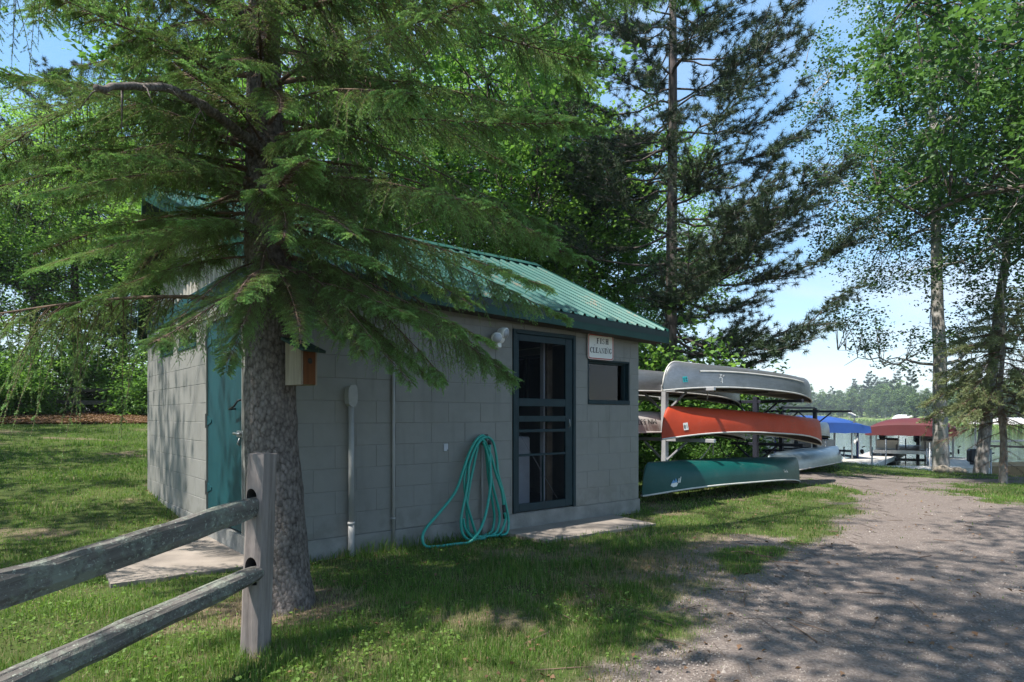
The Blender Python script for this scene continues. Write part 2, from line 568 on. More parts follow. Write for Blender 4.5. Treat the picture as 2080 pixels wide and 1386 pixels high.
def block_material():
    t = NT('painted_block')
    g = t.n('NewGeometry'); vec = g.outputs['Position']
    big = t.noise(vec, .8, 4, .6); mid = t.noise(vec, 7, 4, .6); pits = t.noise(vec, 85, 4, .7)
    c = t.ramp(t.math('ADD', t.math('MULTIPLY', big, .6), t.math('MULTIPLY', mid, .4)), (.3, (.192, .190, .178)), (.7, (.255, .253, .240)))
    st = t.n('TexNoise'); st.inputs['Scale'].default_value = 3.0
    mp = t.n('Mapping'); mp.inputs['Scale'].default_value = (3.0, 3.0, .35); t.l(vec, mp.inputs[0]); t.l(mp.outputs[0], st.inputs['Vector'])
    c = t.mix(t.ramp(st.outputs['Fac'], (.56, (0, 0, 0)), (.75, (.30, .30, .30))), c, (.12, .118, .108))
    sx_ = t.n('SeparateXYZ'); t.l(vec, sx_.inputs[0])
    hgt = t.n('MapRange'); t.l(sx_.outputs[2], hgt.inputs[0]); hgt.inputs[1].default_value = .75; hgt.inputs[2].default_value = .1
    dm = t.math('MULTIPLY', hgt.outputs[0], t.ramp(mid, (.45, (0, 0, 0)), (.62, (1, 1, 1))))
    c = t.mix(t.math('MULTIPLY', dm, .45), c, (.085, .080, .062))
    t.set(.72, 0, .3, c)
    t.bump(t.math('ADD', pits, mid), .30, .005)
    return t.m
M_BLOCK = block_material()
M_MORTAR = simple('mortar', (.19, .189, .178), .85, bump=.4, bscale=90)
M_FOUND = simple('rough_footing', (.20, .20, .19), .9, var=.25, scale=5, bump=1.0, bscale=38)
M_TRIM = simple('dark_green_paint', (.008, .026, .034), .55, spec=.3, var=.18, scale=9, bump=.12, bscale=120)
M_FASCIA = simple('green_fascia_metal', (.007, .050, .041), .5, spec=.3, var=.15, scale=4)
M_SOFFIT = simple('dark_soffit_board', (.05, .04, .034), .8, var=.3, scale=5, bump=.3)
M_SOFFG = simple('dark_green_soffit', (.010, .030, .030), .6, var=.3, scale=5, bump=.2)
M_DOOR = simple('teal_door_paint', (.008, .052, .064), .48, spec=.3, var=.2, scale=3, bump=.06, bscale=50)
M_SIDING = simple('beige_siding', (.44, .41, .37), .5, var=.1, scale=3)
M_WHITE = simple('white_paint', (.74, .74, .73), .5, var=.05)
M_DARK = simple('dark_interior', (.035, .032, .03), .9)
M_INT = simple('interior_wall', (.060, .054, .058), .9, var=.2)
M_INTW = simple('old_stud_wood', (.20, .15, .11), .8, var=.3, scale=8)
M_STEEL = simple('galvanised_steel', (.36, .37, .38), .42, .85, var=.2, scale=10)
M_BLACK = simple('black_metal', (.022, .023, .028), .5, .3)
M_CONC = simple('worn_concrete', (.24, .205, .175), .92, var=.25, scale=3, bump=.6, bscale=60)
M_PLASTIC = simple('grey_conduit', (.30, .30, .295), .5, var=.12)
M_FRIDGE = simple('pale_enamel', (.40, .42, .47), .4)

def roof_material():
    t = NT('teal_roof_metal')
    vec = t.coords('Object')
    n = t.noise(vec, 1.6, 5, .6); st = t.noise(t.coords('Object', (6, .8, 1)), 2.2, 4, .6); sp = t.noise(vec, 30, 4, .7)
    c = t.ramp(t.math('ADD', t.math('MULTIPLY', n, .5), t.math('MULTIPLY', st, .5)), (.28, (.008, .060, .054)), (.74, (.034, .128, .110)))
    a = t.math('MULTIPLY', t.ramp(st, (.52, (0, 0, 0)), (.68, (.9, .9, .9))), t.ramp(sp, (.48, (0, 0, 0)), (.58, (1, 1, 1))))
    c = t.mix(a, c, (.15, .085, .050))
    t.set(.45, .2, .4, c)
    return t.m
M_ROOF = roof_material()
def glass_material():
    t = NT('window_glass')
    tr = t.n('BsdfTransparent'); tr.inputs[0].default_value = (.95, .965, .97, 1)
    gl = t.n('BsdfGlossy'); gl.inputs['Roughness'].default_value = .02
    fr = t.n('Fresnel'); fr.inputs[0].default_value = 1.5
    mx = t.n('MixShader'); t.l(fr.outputs[0], mx.inputs[0]); t.l(tr.outputs[0], mx.inputs[1]); t.l(gl.outputs[0], mx.inputs[2])
    t.l(mx.outputs[0], t.out.inputs['Surface'])
    return t.m
M_GLASS = glass_material()
def screen_material():
    t = NT('insect_screen')
    tr = t.n('BsdfTransparent'); tr.inputs[0].default_value = (.95, .95, .96, 1)
    df = t.n('BsdfDiffuse'); df.inputs[0].default_value = (.03, .032, .036, 1)
    mx = t.n('MixShader'); mx.inputs[0].default_value = .22
    t.l(tr.outputs[0], mx.inputs[1]); t.l(df.outputs[0], mx.inputs[2]); t.l(mx.outputs[0], t.out.inputs['Surface'])
    return t.m
M_SCREEN = screen_material()

# ------------------------------------------------------------------ shed
shed = empty('shed', C0, UA, 'grey painted block shed with a green metal roof and a screen door', 'shed')
CH = .2032
ZB = 1.207 - 5 * CH            # top of the footing
TOP = 2.295
# openings, in wall coordinates (along, z)
DT0, DZ1 = front(1041, 668); DT1, _ = front(1168.5, 681); DZ0 = front(1042, 1044)[1]
WT0, WZ1 = front(1194, 729); WT1, WZ0 = front(1279, 823)
F_OPEN = [(DT0, DT1, DZ0, DZ1 + .003), (WT0, WT1, WZ0, WZ1)]
GD1 = gable(419.5, 900)[0]; GD0 = gable(494, 1000)[0]; GDZ0, GDZ1 = .20, 2.26
G1 = (gable(352, 700)[0], gable(326, 700)[0]); G2 = (gable(398.5, 690)[0], gable(363, 690)[0])
GWZ0 = 2.035
G_OPEN = [(GD0, GD1, 0, GDZ1), (G1[0], G1[1], GWZ0, 9), (G2[0], G2[1], GWZ0, 9)]
TH = .2

def spans(a0, a1, z0, z1, openings):
    """what is left of a block [a0,a1]x[z0,z1] after cutting the openings: list of rectangles"""
    rects = [(a0, a1, z0, z1)]
    for (o0, o1, p0, p1) in openings:
        out = []
        for (x0, x1, y0, y1) in rects:
            if o1 <= x0 or o0 >= x1 or p1 <= y0 or p0 >= y1: out.append((x0, x1, y0, y1)); continue
            if o0 > x0: out.append((x0, o0, y0, y1))
            if o1 < x1: out.append((o1, x1, y0, y1))
            m0, m1 = max(x0, o0), min(x1, o1)
            if p0 > y0: out.append((m0, m1, y0, p0))
            if p1 < y1: out.append((m0, m1, p1, y1))
        rects = out
    return [r for r in rects if r[1] - r[0] > .025 and r[3] - r[2] > .02]

BLOCK_MESH = {}
def block_mesh(l, h):
    k = (round(l, 3), round(h, 3))
    if k not in BLOCK_MESH:
        b = B(); b.box((0, 0, 0), (l - .0035, TH, h - .0042), 0, .003)
        BLOCK_MESH[k] = b.mesh('block', M_BLOCK)
    return BLOCK_MESH[k]

def block_wall(name, length, openings, side, start_off, skip0=False):
    """side 'front' (y=0 plane, runs along x) or 'gable' (x=0 plane, runs along y) etc."""
    b = B()
    # mortar core, a little behind the block faces, cut round the openings
    for r in spans(0 if not skip0 else TH, length, ZB, TOP, openings):
        b.box(((r[0] + r[1]) / 2, TH / 2, (r[2] + r[3]) / 2), (r[1] - r[0], TH - .006, r[3] - r[2]))
    M = {'front': Matrix.Identity(4),
         'gable': Matrix(((0, 1, 0, 0), (1, 0, 0, 0), (0, 0, 1, 0), (0, 0, 0, 1))),
         'end': Matrix(((0, -1, 0, LEN), (1, 0, 0, 0), (0, 0, 1, 0), (0, 0, 0, 1)))}[side]
    b.v = [tuple(M @ Vector(p)) for p in b.v]
    w = b.build(name, M_MORTAR, shed)
    n = 0
    rn = random.Random(hash(name) % 1000)
    z = ZB; row = 0
    while z < TOP - .03:
        z1 = min(z + CH, TOP)
        x = -.4064 + (start_off if row % 2 else 0) + .0
        while x < length:
            a0, a1 = max(x, TH if (skip0 and row % 2) else 0.0), min(x + .4064, length)
            if a1 - a0 > .03:
                for r in spans(a0, a1, z, z1, openings):
                    o = link('block', block_mesh(r[1] - r[0], r[3] - r[2]), w)
                    c = M @ Vector(((r[0] + r[1]) / 2, TH / 2 + rn.uniform(-.0015, .0015), (r[2] + r[3]) / 2))
                    o.location = c
                    if side != 'front': o.rotation_euler = (0, 0, PI / 2)
                    n += 1
            x += .4064
        z = z1; row += 1
    return w
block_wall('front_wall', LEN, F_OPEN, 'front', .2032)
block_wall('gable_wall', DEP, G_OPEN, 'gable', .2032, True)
# far end wall with the window that shows through the screen door, and the back wall: plain
EW = (1.52, 2.66, 1.50, 2.20)
eb = B()
for r in spans(TH, DEP, ZB, TOP, [EW]):
    eb.mm(LEN - TH, LEN - .001, r[0], r[1], r[2], r[3])
eb.build('end_wall', M_BLOCK, shed)
bb = B(); bb.mm(TH, LEN - TH, DEP - TH, DEP - .001, ZB, TOP); bb.build('back_wall', M_BLOCK, shed)
fb = B()
def footing(x0, x1, y0, y1): fb.mm(x0, x1, y0, y1, -.25, ZB - .002)
footing(-.012, LEN + .012, -.012, TH); footing(-.012, TH, TH, DEP); footing(LEN - TH, LEN + .012, TH, DEP); footing(TH, LEN - TH, DEP - TH, DEP)
fb.build('footing', M_FOUND, shed)
# door sill step of the front doorway
sb = B(); sb.mm(DT0, DT1, .001, TH + .02, ZB - .001, DZ0 - .002); sb.build('door_sill', M_FOUND, shed)
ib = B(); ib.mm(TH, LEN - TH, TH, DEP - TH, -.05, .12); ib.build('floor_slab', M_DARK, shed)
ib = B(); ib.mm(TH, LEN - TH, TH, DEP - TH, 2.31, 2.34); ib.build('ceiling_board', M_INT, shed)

# ---- screen door: outer frame on the wall plane, leaf with rails, screen behind
def framed(name, t0, t1, z0, z1, y0, y1, w, mat, parent, b=.004):
    q = B()
    q.mm(t0, t0 + w, y0, y1, z0, z1, 0, b); q.mm(t1 - w, t1, y0, y1, z0, z1, 0, b)
    q.mm(t0 + w, t1 - w, y0, y1, z1 - w, z1, 0, b); q.mm(t0 + w, t1 - w, y0, y1, z0, z0 + w, 0, b)
    return q.build(name, mat, parent)
sd_ = empty('screen_door'); sd_.parent = shed
D0, D1 = DT0 + .002, DT1 - .002
dz0, dz1 = DZ0, min(DZ1, 2.28)
casing = B()
casing.mm(D0, D0 + .045, -.018, .09, dz0, dz1, 0, .004); casing.mm(D1 - .045, D1, -.018, .09, dz0, dz1, 0, .004)
casing.mm(D0 + .045, D1 - .045, -.018, .09, dz1 - .045, dz1, 0, .004)
casing.build('door_casing', M_TRIM, sd_)
L0, L1, lz0, lz1 = D0 + .048, D1 - .048, dz0 + .012, dz1 - .048
for nm, a, b_ in (('stile', L0, L0 + .042), ('stile', L1 - .115, L1)):
    q = B(); q.mm(a, b_, -.004, .03, lz0, lz1, 0, .004); q.build(nm, M_TRIM, sd_)
def rail(za, zb, y=(-.003, .029), ax=(L0 + .042, L1 - .115)):
    q = B(); q.mm(ax[0], ax[1], y[0], y[1], za, zb, 0, .003); q.build('rail', M_TRIM, sd_)
zr = lambda py: front(1100, py)[1]
rail(lz1 - .075, lz1); rail(lz0, lz0 + .085)
rail(zr(826), zr(810)); rail(zr(857), zr(845)); rail(zr(878), zr(872)); rail(zr(925.5), zr(921))
tm = front(1104, 980)[0]
q = B(); q.mm(tm - .008, tm + .008, 0, .022, lz0 + .085, zr(926)); q.build('rail', M_TRIM, sd_)
q = B(); q.add([(L0 + .03, .012, lz0 + .03), (L1 - .10, .012, lz0 + .03), (L1 - .10, .012, lz1 - .03), (L0 + .03, .012, lz1 - .03)], [[0, 1, 2, 3]]); q.build('screen', M_SCREEN, sd_)
q = B(); q.tube([(L1 - .075, -.006, zr(850)), (L1 - .075, -.03, zr(853)), (L1 - .072, -.034, zr(866)), (L1 - .07, -.006, zr(870))], .006, 6); q.build('handle', M_STEEL, sd_)
# white wire braces across the lower bays
q = B(); q.tube([(L0 + .05, .033, zr(874)), (tm + .25, .033, lz0 + .10)], .003, 5); q.build('brace', M_STEEL, sd_)

# ---- what stands inside and shows dimly through the screen
q = B()
q.mm(L0 + .69, L0 + .715, .30, .36, .12, 2.25, 0)
q.build('door_stop', M_FRIDGE, shed)
q = B(); q.mm(L0 + .80, L0 + .89, .35, .44, .12, 2.30, 0, .004); q.build('stud', M_INTW, shed)

q = B(); q.mm(L0 + .36, L0 + .66, .50, .95, .12, 1.02, 0, .02); q.build('enamel_cabinet', M_FRIDGE, shed)

# ---- end wall window seen through the doorway
ew = empty('end_window'); ew.parent = shed
q = B()
for a, b_ in ((EW[0], EW[0] + .05), ((EW[0] + EW[1]) / 2 - .03, (EW[0] + EW[1]) / 2 + .03), (EW[1] - .05, EW[1])):
    q.mm(LEN - .16, LEN - .08, a, b_, EW[2], EW[3])
q.mm(LEN - .161, LEN - .079, EW[0] + .05, EW[1] - .05, EW[3] - .04, EW[3]); q.mm(LEN - .161, LEN - .079, EW[0] + .05, EW[1] - .05, EW[2], EW[2] + .05)
q.build('frame', M_TRIM, ew)
for a, b_ in ((EW[0] + .05, (EW[0] + EW[1]) / 2 - .03), ((EW[0] + EW[1]) / 2 + .03, EW[1] - .05)):
    q = B(); q.mm(LEN - .122, LEN - .118, a, b_, EW[2] + .05, EW[3] - .04); q.build('pane', M_GLASS, ew)

# ---- small front window
fw = empty('front_window'); fw.parent = shed
e = .002
framed('frame', WT0 + e, WT1 - e, WZ0 + e, WZ1 - e, .055, .14, .045, M_TRIM, fw)
q = B(); q.mm(WT0 + e, WT1 - e, -.012, .054, WZ0 + e, WZ0 + .055, 0, .006); q.build('sill', M_TRIM, fw)
q = B(); q.mm(WT1 - .02, WT1 - e, .001, .054, WZ0 + .056, WZ1 - e); q.mm(WT0 + e, WT0 + .02, .001, .054, WZ0 + .056, WZ1 - e); q.mm(WT0 + .02, WT1 - .02, .001, .054, WZ1 - .02, WZ1 - e); q.build('reveal', M_TRIM, fw)
q = B(); q.mm(WT0 + .045, WT1 - .045, .095, .10, WZ0 + .046, WZ1 - .046); q.build('pane', M_GLASS, fw)
q = B(); q.mm(WT1 - .115, WT1 - .085, .103, .12, WZ0 + .048, WZ1 - .048); q.build('sash_bar', M_WHITE, fw)
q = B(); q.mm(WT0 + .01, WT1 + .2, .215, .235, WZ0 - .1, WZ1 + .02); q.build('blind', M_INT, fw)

# ---- gable door, hinges, latch
gd = empty('gable_door'); gd.parent = shed
q = B(); q.mm(.012, .06, GD0 + .03, GD1 - .012, GDZ0 + .012, GDZ1 - .03, 0, .004); q.build('leaf', M_DOOR, gd)
q = B(); q.mm(-.006, .07, GD0 + .002, GD0 + .027, GDZ0, GDZ1 - .003); q.mm(-.006, .07, GD1 - .010, GD1 - .002, GDZ0, GDZ1 - .003); q.mm(-.006, .07, GD0 + .027, GD1 - .010, GDZ1 - .027, GDZ1 - .003); q.build('jamb', M_BLOCK, gd)
for py in (698, 855, 990):
    hz = gable(419, py)[1]
    h = empty('strap_hinge'); h.parent = gd
    q = B(); q.mm(-.012, .008, GD1 - .008, GD1 + .012, hz - .075, hz + .075, 0, .003); q.build('knuckle', M_BLACK, h)
    q = B(); q.poly_prism([(GD1 - .012, hz - .05), (GD1 - .012, hz + .05), (GD1 - .16, hz + .012), (GD1 - .16, hz - .012)], .004, .011, 0, 'X'); q.build('strap', M_DOOR, h)
ly, lz = gable(482, 882, .02)
q = B()
q.mm(-.012, .011, ly - .12, ly + .05, lz - .03, lz + .03, 0, .004)
q.tube([(-.03, ly + .08, lz + .004), (-.03, ly - .10, lz)], .012, 8)
q.tube([(-.012, ly - .05, lz - .03), (-.035, ly - .05, lz - .09), (-.012, ly - .05, lz - .10)], .008, 6)
q.build('latch', M_STEEL, gd)
ly, lz = gable(478, 826, .02)
q = B(); q.tube([(.012, ly + .10, lz - .02), (-.05, ly + .09, lz - .025), (-.05, ly - .06, lz), (-.03, ly - .10, lz + .05), (.0, ly - .11, lz + .06)], .009, 8); q.build('handle', M_BLACK, gd)

# ---- gable windows
for g in (G1, G2):
    wv = empty('gable_window'); wv.parent = shed
    q = B(); z0, z1 = GWZ0 + e, 2.40
    y0, y1 = g[0] + e, g[1] - e
    for a, b_ in ((y0, y0 + .03), (y1 - .03, y1)): q.mm(.03, .10, a, b_, z0, z1)
    q.mm(.029, .10, y0 + .03, y1 - .03, z1 - .03, z1); q.mm(.029, .10, y0 + .03, y1 - .03, z0, z0 + .03)
    q.build('frame', M_TRIM, wv)
    q = B(); q.mm(-.012, .028, y0, y1, z0, z0 + .045, 0, .004); q.build('sill', M_DOOR, wv)
    q = B(); q.mm(.06, .065, y0 + .03, y1 - .03, z0 + .03, z1 - .03); q.build('pane', M_GLASS, wv)
    q = B(); q.mm(.13, .15, y0 - .01, y1 + .01, z0 - .0, z1 + .02); q.build('blind', M_SIDING, wv)

# ---- gable above the blocks: drip flashing, boards, green band, ribbed siding
RIDGE_S, RIDGE_Z = 2.40, 3.73
def roof_z(s): return RIDGE_Z - .527 * abs(s - RIDGE_S)      # top of roof deck
q = B(); q.poly_prism([(-.016, TOP - .004), (-.002, TOP + .010), (-.002, TOP + .004), (-.016, TOP - .012)], 0, DEP, 0, 'Y'); q.build('drip_flashing', M_SIDING, shed)
gapz = [(0.0, G2[0]), (G2[1], G1[0]), (G1[1], DEP)]
for a, b_ in gapz:
    q = B(); q.mm(-.004, .05, a, b_, TOP + .014, 2.42); q.build('upper_board', M_SIDING, shed)
q = B(); q.mm(-.03, .05, -.0, DEP, 2.421, 2.62, 0, .004); q.build('trim_band', M_DOOR, shed)
gs = empty('gable_siding'); gs.parent = shed
pw = .30
y = .0
while y < DEP - .01:
    ye = min(y + pw, DEP)
    # ribbed profile across this panel, clipped by the roof line above
    prof = [(y, 0)]
    for r_ in (.04, .19):
        prof += [(y + r_, 0), (y + r_ + .012, -.022), (y + r_ + .05, -.022), (y + r_ + .062, 0)]
    prof += [(ye, 0)]
    prof = [(min(a, ye), b_) for a, b_ in prof]
    V, F = [], []
    for a, b_ in prof:
        zt = max(2.63, roof_z(a) - .10)
        V += [(b_ - .004, a, 2.622), (b_ - .004, a, zt), (b_ + .02, a, 2.622), (b_ + .02, a, zt)]
    for i in range(len(prof) - 1):
        o = 4 * i
        F += [[o, o + 4, o + 5, o + 1], [o + 2, o + 3, o + 7, o + 6]]
    bq = B(); bq.add(V, F); bq.build('siding_panel', M_SIDING, gs)
    y = ye
# backing so that no light comes in at the gable
q = B(); q.poly_prism([(0, TOP + .03), (DEP, TOP + .03), (RIDGE_S, RIDGE_Z - .14)], .06, .09, 0, 'X'); q.build('gable_backing', M_DARK, shed)
q = B(); q.poly_prism([(0, TOP + .03), (DEP, TOP + .03), (RIDGE_S, RIDGE_Z - .14)], LEN - .05, LEN - .01, 0, 'X'); q.build('gable_backing', M_SIDING, shed)

# ---- roof: ribbed metal panels on both slopes, prow-shaped overhang at the left gable
OV = .24
def eave_drop(t): return -.030 * (t - 2.5)                    # the eave sags a little to the right
roof = empty('roof'); roof.parent = shed
EZ = 2.465                                       # top of the metal at the front eave near the door
def over_left(f): return .48 - .40 * f                        # f: 0 at the ridge, 1 at the eave
RIGHT = LEN + .33
def slope_pt(t, f, lift, side):
    s_e = -OV if side < 0 else DEP + OV
    s = RIDGE_S + (s_e - RIDGE_S) * f
    ze = EZ + (eave_drop(t) if side < 0 else 0)
    z = RIDGE_Z + (ze - RIDGE_Z) * f
    return (t, s, z + lift)
for side in (-1, 1):
    x = -.48
    first = True
    while x < RIGHT - .01:
        xe = min(x + .76, RIGHT)
        ts = [(x, 0)]
        for k in range(4):
            r0 = x + .03 + k * .19
            if r0 + .06 > xe: break
            ts += [(r0, 0), (r0 + .014, .026), (r0 + .042, .026), (r0 + .056, 0)]
            if r0 + .16 < xe: ts += [(r0 + .10, .0), (r0 + .108, .006), (r0 + .124, .006), (r0 + .132, 0)]
        ts += [(xe, 0)]
        ts.sort()
        NV = 7
        V, F = [], []
        for (t_, h) in ts:
            for j in range(NV):
                f = j / (NV - 1)
                tl = max(t_, -over_left(f))
                V.append(slope_pt(tl, f, h + .004, side))
        n = NV
        for i in range(len(ts) - 1):
            for j in range(n - 1):
                F.append([i * n + j, i * n + j + 1, (i + 1) * n + j + 1, (i + 1) * n + j])
        bq = B(); bq.add(V, F, 0, False)
        bq.build('roof_panel', M_ROOF, roof)
        x = xe
# deck under the metal (soffit side), so the roof is not paper thin
for side in (-1, 1):
    V, F = [], []
    for f in (0, .25, .5, .75, 1):
        for lift in (-.002, -.075):
            V.append(slope_pt(-over_left(f) + .012, f, lift, side)); V.append(slope_pt(RIGHT - .012, f, lift, side))
    for i in range(4):
        o = i * 4
        F += [[o, o + 4, o + 5, o + 1], [o + 2, o + 3, o + 7, o + 6], [o, o + 2, o + 6, o + 4], [o + 1, o + 5, o + 7, o + 3]]
    F += [[0, 1, 3, 2], [16, 18, 19, 17]]
    bq = B(); bq.add(V, F); bq.build('roof_deck', M_SOFFG, roof)
rc = B()
for sgn in (-1, 1):
    a = [(-.485, RIDGE_S, RIDGE_Z + .05), (RIGHT + .01, RIDGE_S, RIDGE_Z + .05), (RIGHT + .01, RIDGE_S + sgn * .16, RIDGE_Z - .035), (-.44, RIDGE_S + sgn * .16, RIDGE_Z - .035)]
    V = a + [(p[0], p[1], p[2] - .006) for p in a]
    rc.add(V, [[0, 1, 2, 3], [7, 6, 5, 4], [0, 3, 7, 4], [1, 5, 6, 2], [3, 2, 6, 7]])
rc.build('ridge_cap', M_ROOF, roof)
# fascia boards: front eave, back eave, rakes
def fascia(pts, h, th, name='fascia'):
    q = B(); V, F = [], []
    for (p, nrm) in pts:
        for dz in (0, -h):
            for d in (0, th): V.append((p[0] + nrm[0] * d, p[1] + nrm[1] * d, p[2] + dz))
    n = len(pts)
    for i in range(n - 1):
        o = 4 * i
        F += [[o, o + 4, o + 6, o + 2], [o + 1, o + 3, o + 7, o + 5], [o, o + 1, o + 5, o + 4], [o + 2, o + 6, o + 7, o + 3]]
    F += [[0, 2, 3, 1], [4 * n - 4, 4 * n - 3, 4 * n - 1, 4 * n - 2]]
    q.add(V, F); return q.build(name, M_FASCIA, roof)
fr = [slope_pt(t_, 1, -.012, -1) for t_ in np.linspace(-.085, RIGHT, 8)]
fascia([((p[0], p[1] + .004, p[2]), (0, -1, 0)) for p in fr], .142, -.02)
fr = [slope_pt(t_, 1, -.012, 1) for t_ in (-.085, RIGHT)]
fascia([((p[0], p[1] - .004, p[2]), (0, 1, 0)) for p in fr], .125, -.02)
for side in (-1, 1):
    fl = [slope_pt(-over_left(f) - .004, f, .03, side) for f in (0.002, .25, .5, .75, 1)]
    fascia([(p, (1, 0, 0)) for p in fl], .16, .02, 'rake_board')
    fl = [slope_pt(RIGHT + .004, f, .03, side) for f in (0.002, .5, 1)]
    fascia([(p, (-1, 0, 0)) for p in fl], .16, .02, 'rake_board')
# flat soffit under the front eave
V, F = [], []
for t_ in np.linspace(-.07, RIGHT - .03, 6):
    zb = EZ + eave_drop(t_) - .150
    V += [(t_, -OV + .026, zb), (t_, -.001, zb), (t_, -OV + .026, zb + .012), (t_, -.001, zb + .012)]
for i in range(5):
    o = 4 * i
    F += [[o, o + 1, o + 5, o + 4], [o + 2, o + 6, o + 7, o + 3], [o, o + 4, o + 6, o + 2], [o + 1, o + 3, o + 7, o + 5]]
q = B(); q.add(V, F); q.build('soffit', M_SOFFIT, roof)
# block filler between wall top and soffit (painted plate)
q = B(); q.mm(.0, LEN, .012, .06, TOP + .002, EZ - .14 + .05); q.build('wall_plate', M_BLOCK, shed)

# ------------------------------------------------------------------ concrete pads
def slab(name, poly, top, label):
    q = B()
    pts = []
    n = len(poly)
    rn = random.Random(3)
    for i in range(n):
        a, b_ = poly[i], poly[(i + 1) % n]
        for k in range(6):
            f = k / 6
            pts.append((a[0] + (b_[0] - a[0]) * f + rn.uniform(-.018, .018), a[1] + (b_[1] - a[1]) * f + rn.uniform(-.018, .018)))
    W = [SHM @ Vector((p[0], p[1], 0)) for p in pts]
    zz = [max(top, 0) for p in W]
    m = len(W)
    V = [(p.x, p.y, z) for p, z in zip(W, zz)] + [(p.x, p.y, -.2) for p in W]
    q.add(V, [list(range(m))[::-1], list(range(m, 2 * m))] + [[i, (i + 1) % m, (i + 1) % m + m, i + m] for i in range(m)])
    return tag(q.build(name, M_CONC), label, kind='structure')
slab('concrete_pad', [(-1.08, .12), (-.02, .06), (-.02, 1.95), (-1.0, 1.85)], .034, 'worn concrete pad in front of the teal door')
slab('concrete_step', [(2.5, -.72), (4.15, -.80), (4.3, -.02), (2.45, -.02)], .034, 'low concrete pad in front of the screen door')

# ------------------------------------------------------------------ things on the front wall
def wall_thing(name, px, py, label, cat, off=0.0, group=None):
    t, z = front(px, py, off)
    return empty(name, sw(t, -off, z), UA, label, cat, group), t, z
def wall_pt(px, py, off=.05):
    t, z = front(px, py, off); return Vector((t, -off, z))

# fish cleaning sign
M_SIGNW = simple('sign_white', (.70, .69, .66), .45, var=.05)
M_SIGNR = simple('sign_red_line', (.40, .045, .03), .5)
M_INK = simple('sign_black_ink', (.012, .012, .014), .5)
sa, sz1 = front(1191.5, 679); sb_, sz0 = front(1243.5, 732)
sz1 -= .0
sg, _, _ = wall_thing('fish_cleaning_sign', 1217, 706, 'white sign with red border reading FISH CLEANING, over the small window', 'sign')
sc_t, sc_z = front(1217, 706)
SWd, SHt = sb_ - sa, .315
def rrect(w, h, r, n=6):
    out = []
    for cx_, cy_, a0 in ((w / 2 - r, h / 2 - r, 0), (-w / 2 + r, h / 2 - r, 90), (-w / 2 + r, -h / 2 + r, 180), (w / 2 - r, -h / 2 + r, 270)):
        for k in range(n + 1):
            a = R(a0 + 90 * k / n); out.append((cx_ + r * math.cos(a), cy_ + r * math.sin(a)))
    return out
q = B(); q.poly_prism(rrect(SWd, SHt, .035), -.030, -.022); q.build('board', M_SIGNW, sg)
def ring(outer, inner, y):
    n = len(outer)
    V = [(a, y, b_) for a, b_ in outer] + [(a, y, b_) for a, b_ in inner]
    return V, [[i, (i + 1) % n, (i + 1) % n + n, i + n] for i in range(n)]
q = B(); q.add(*ring(rrect(SWd - .018, SHt - .018, .030), rrect(SWd - .042, SHt - .042, .022), -.0312)); q.add(*ring(rrect(SWd - .001, SHt - .001, .035), rrect(SWd - .006, SHt - .006, .033), -.0311)); q.build('border', M_SIGNR, sg)
q = B()
for a, b_ in ((-.115, .02), (.115, .005)): q.ball((a, -.031, b_), .0055, 8, 6)
q.build('screw', M_STEEL, sg)

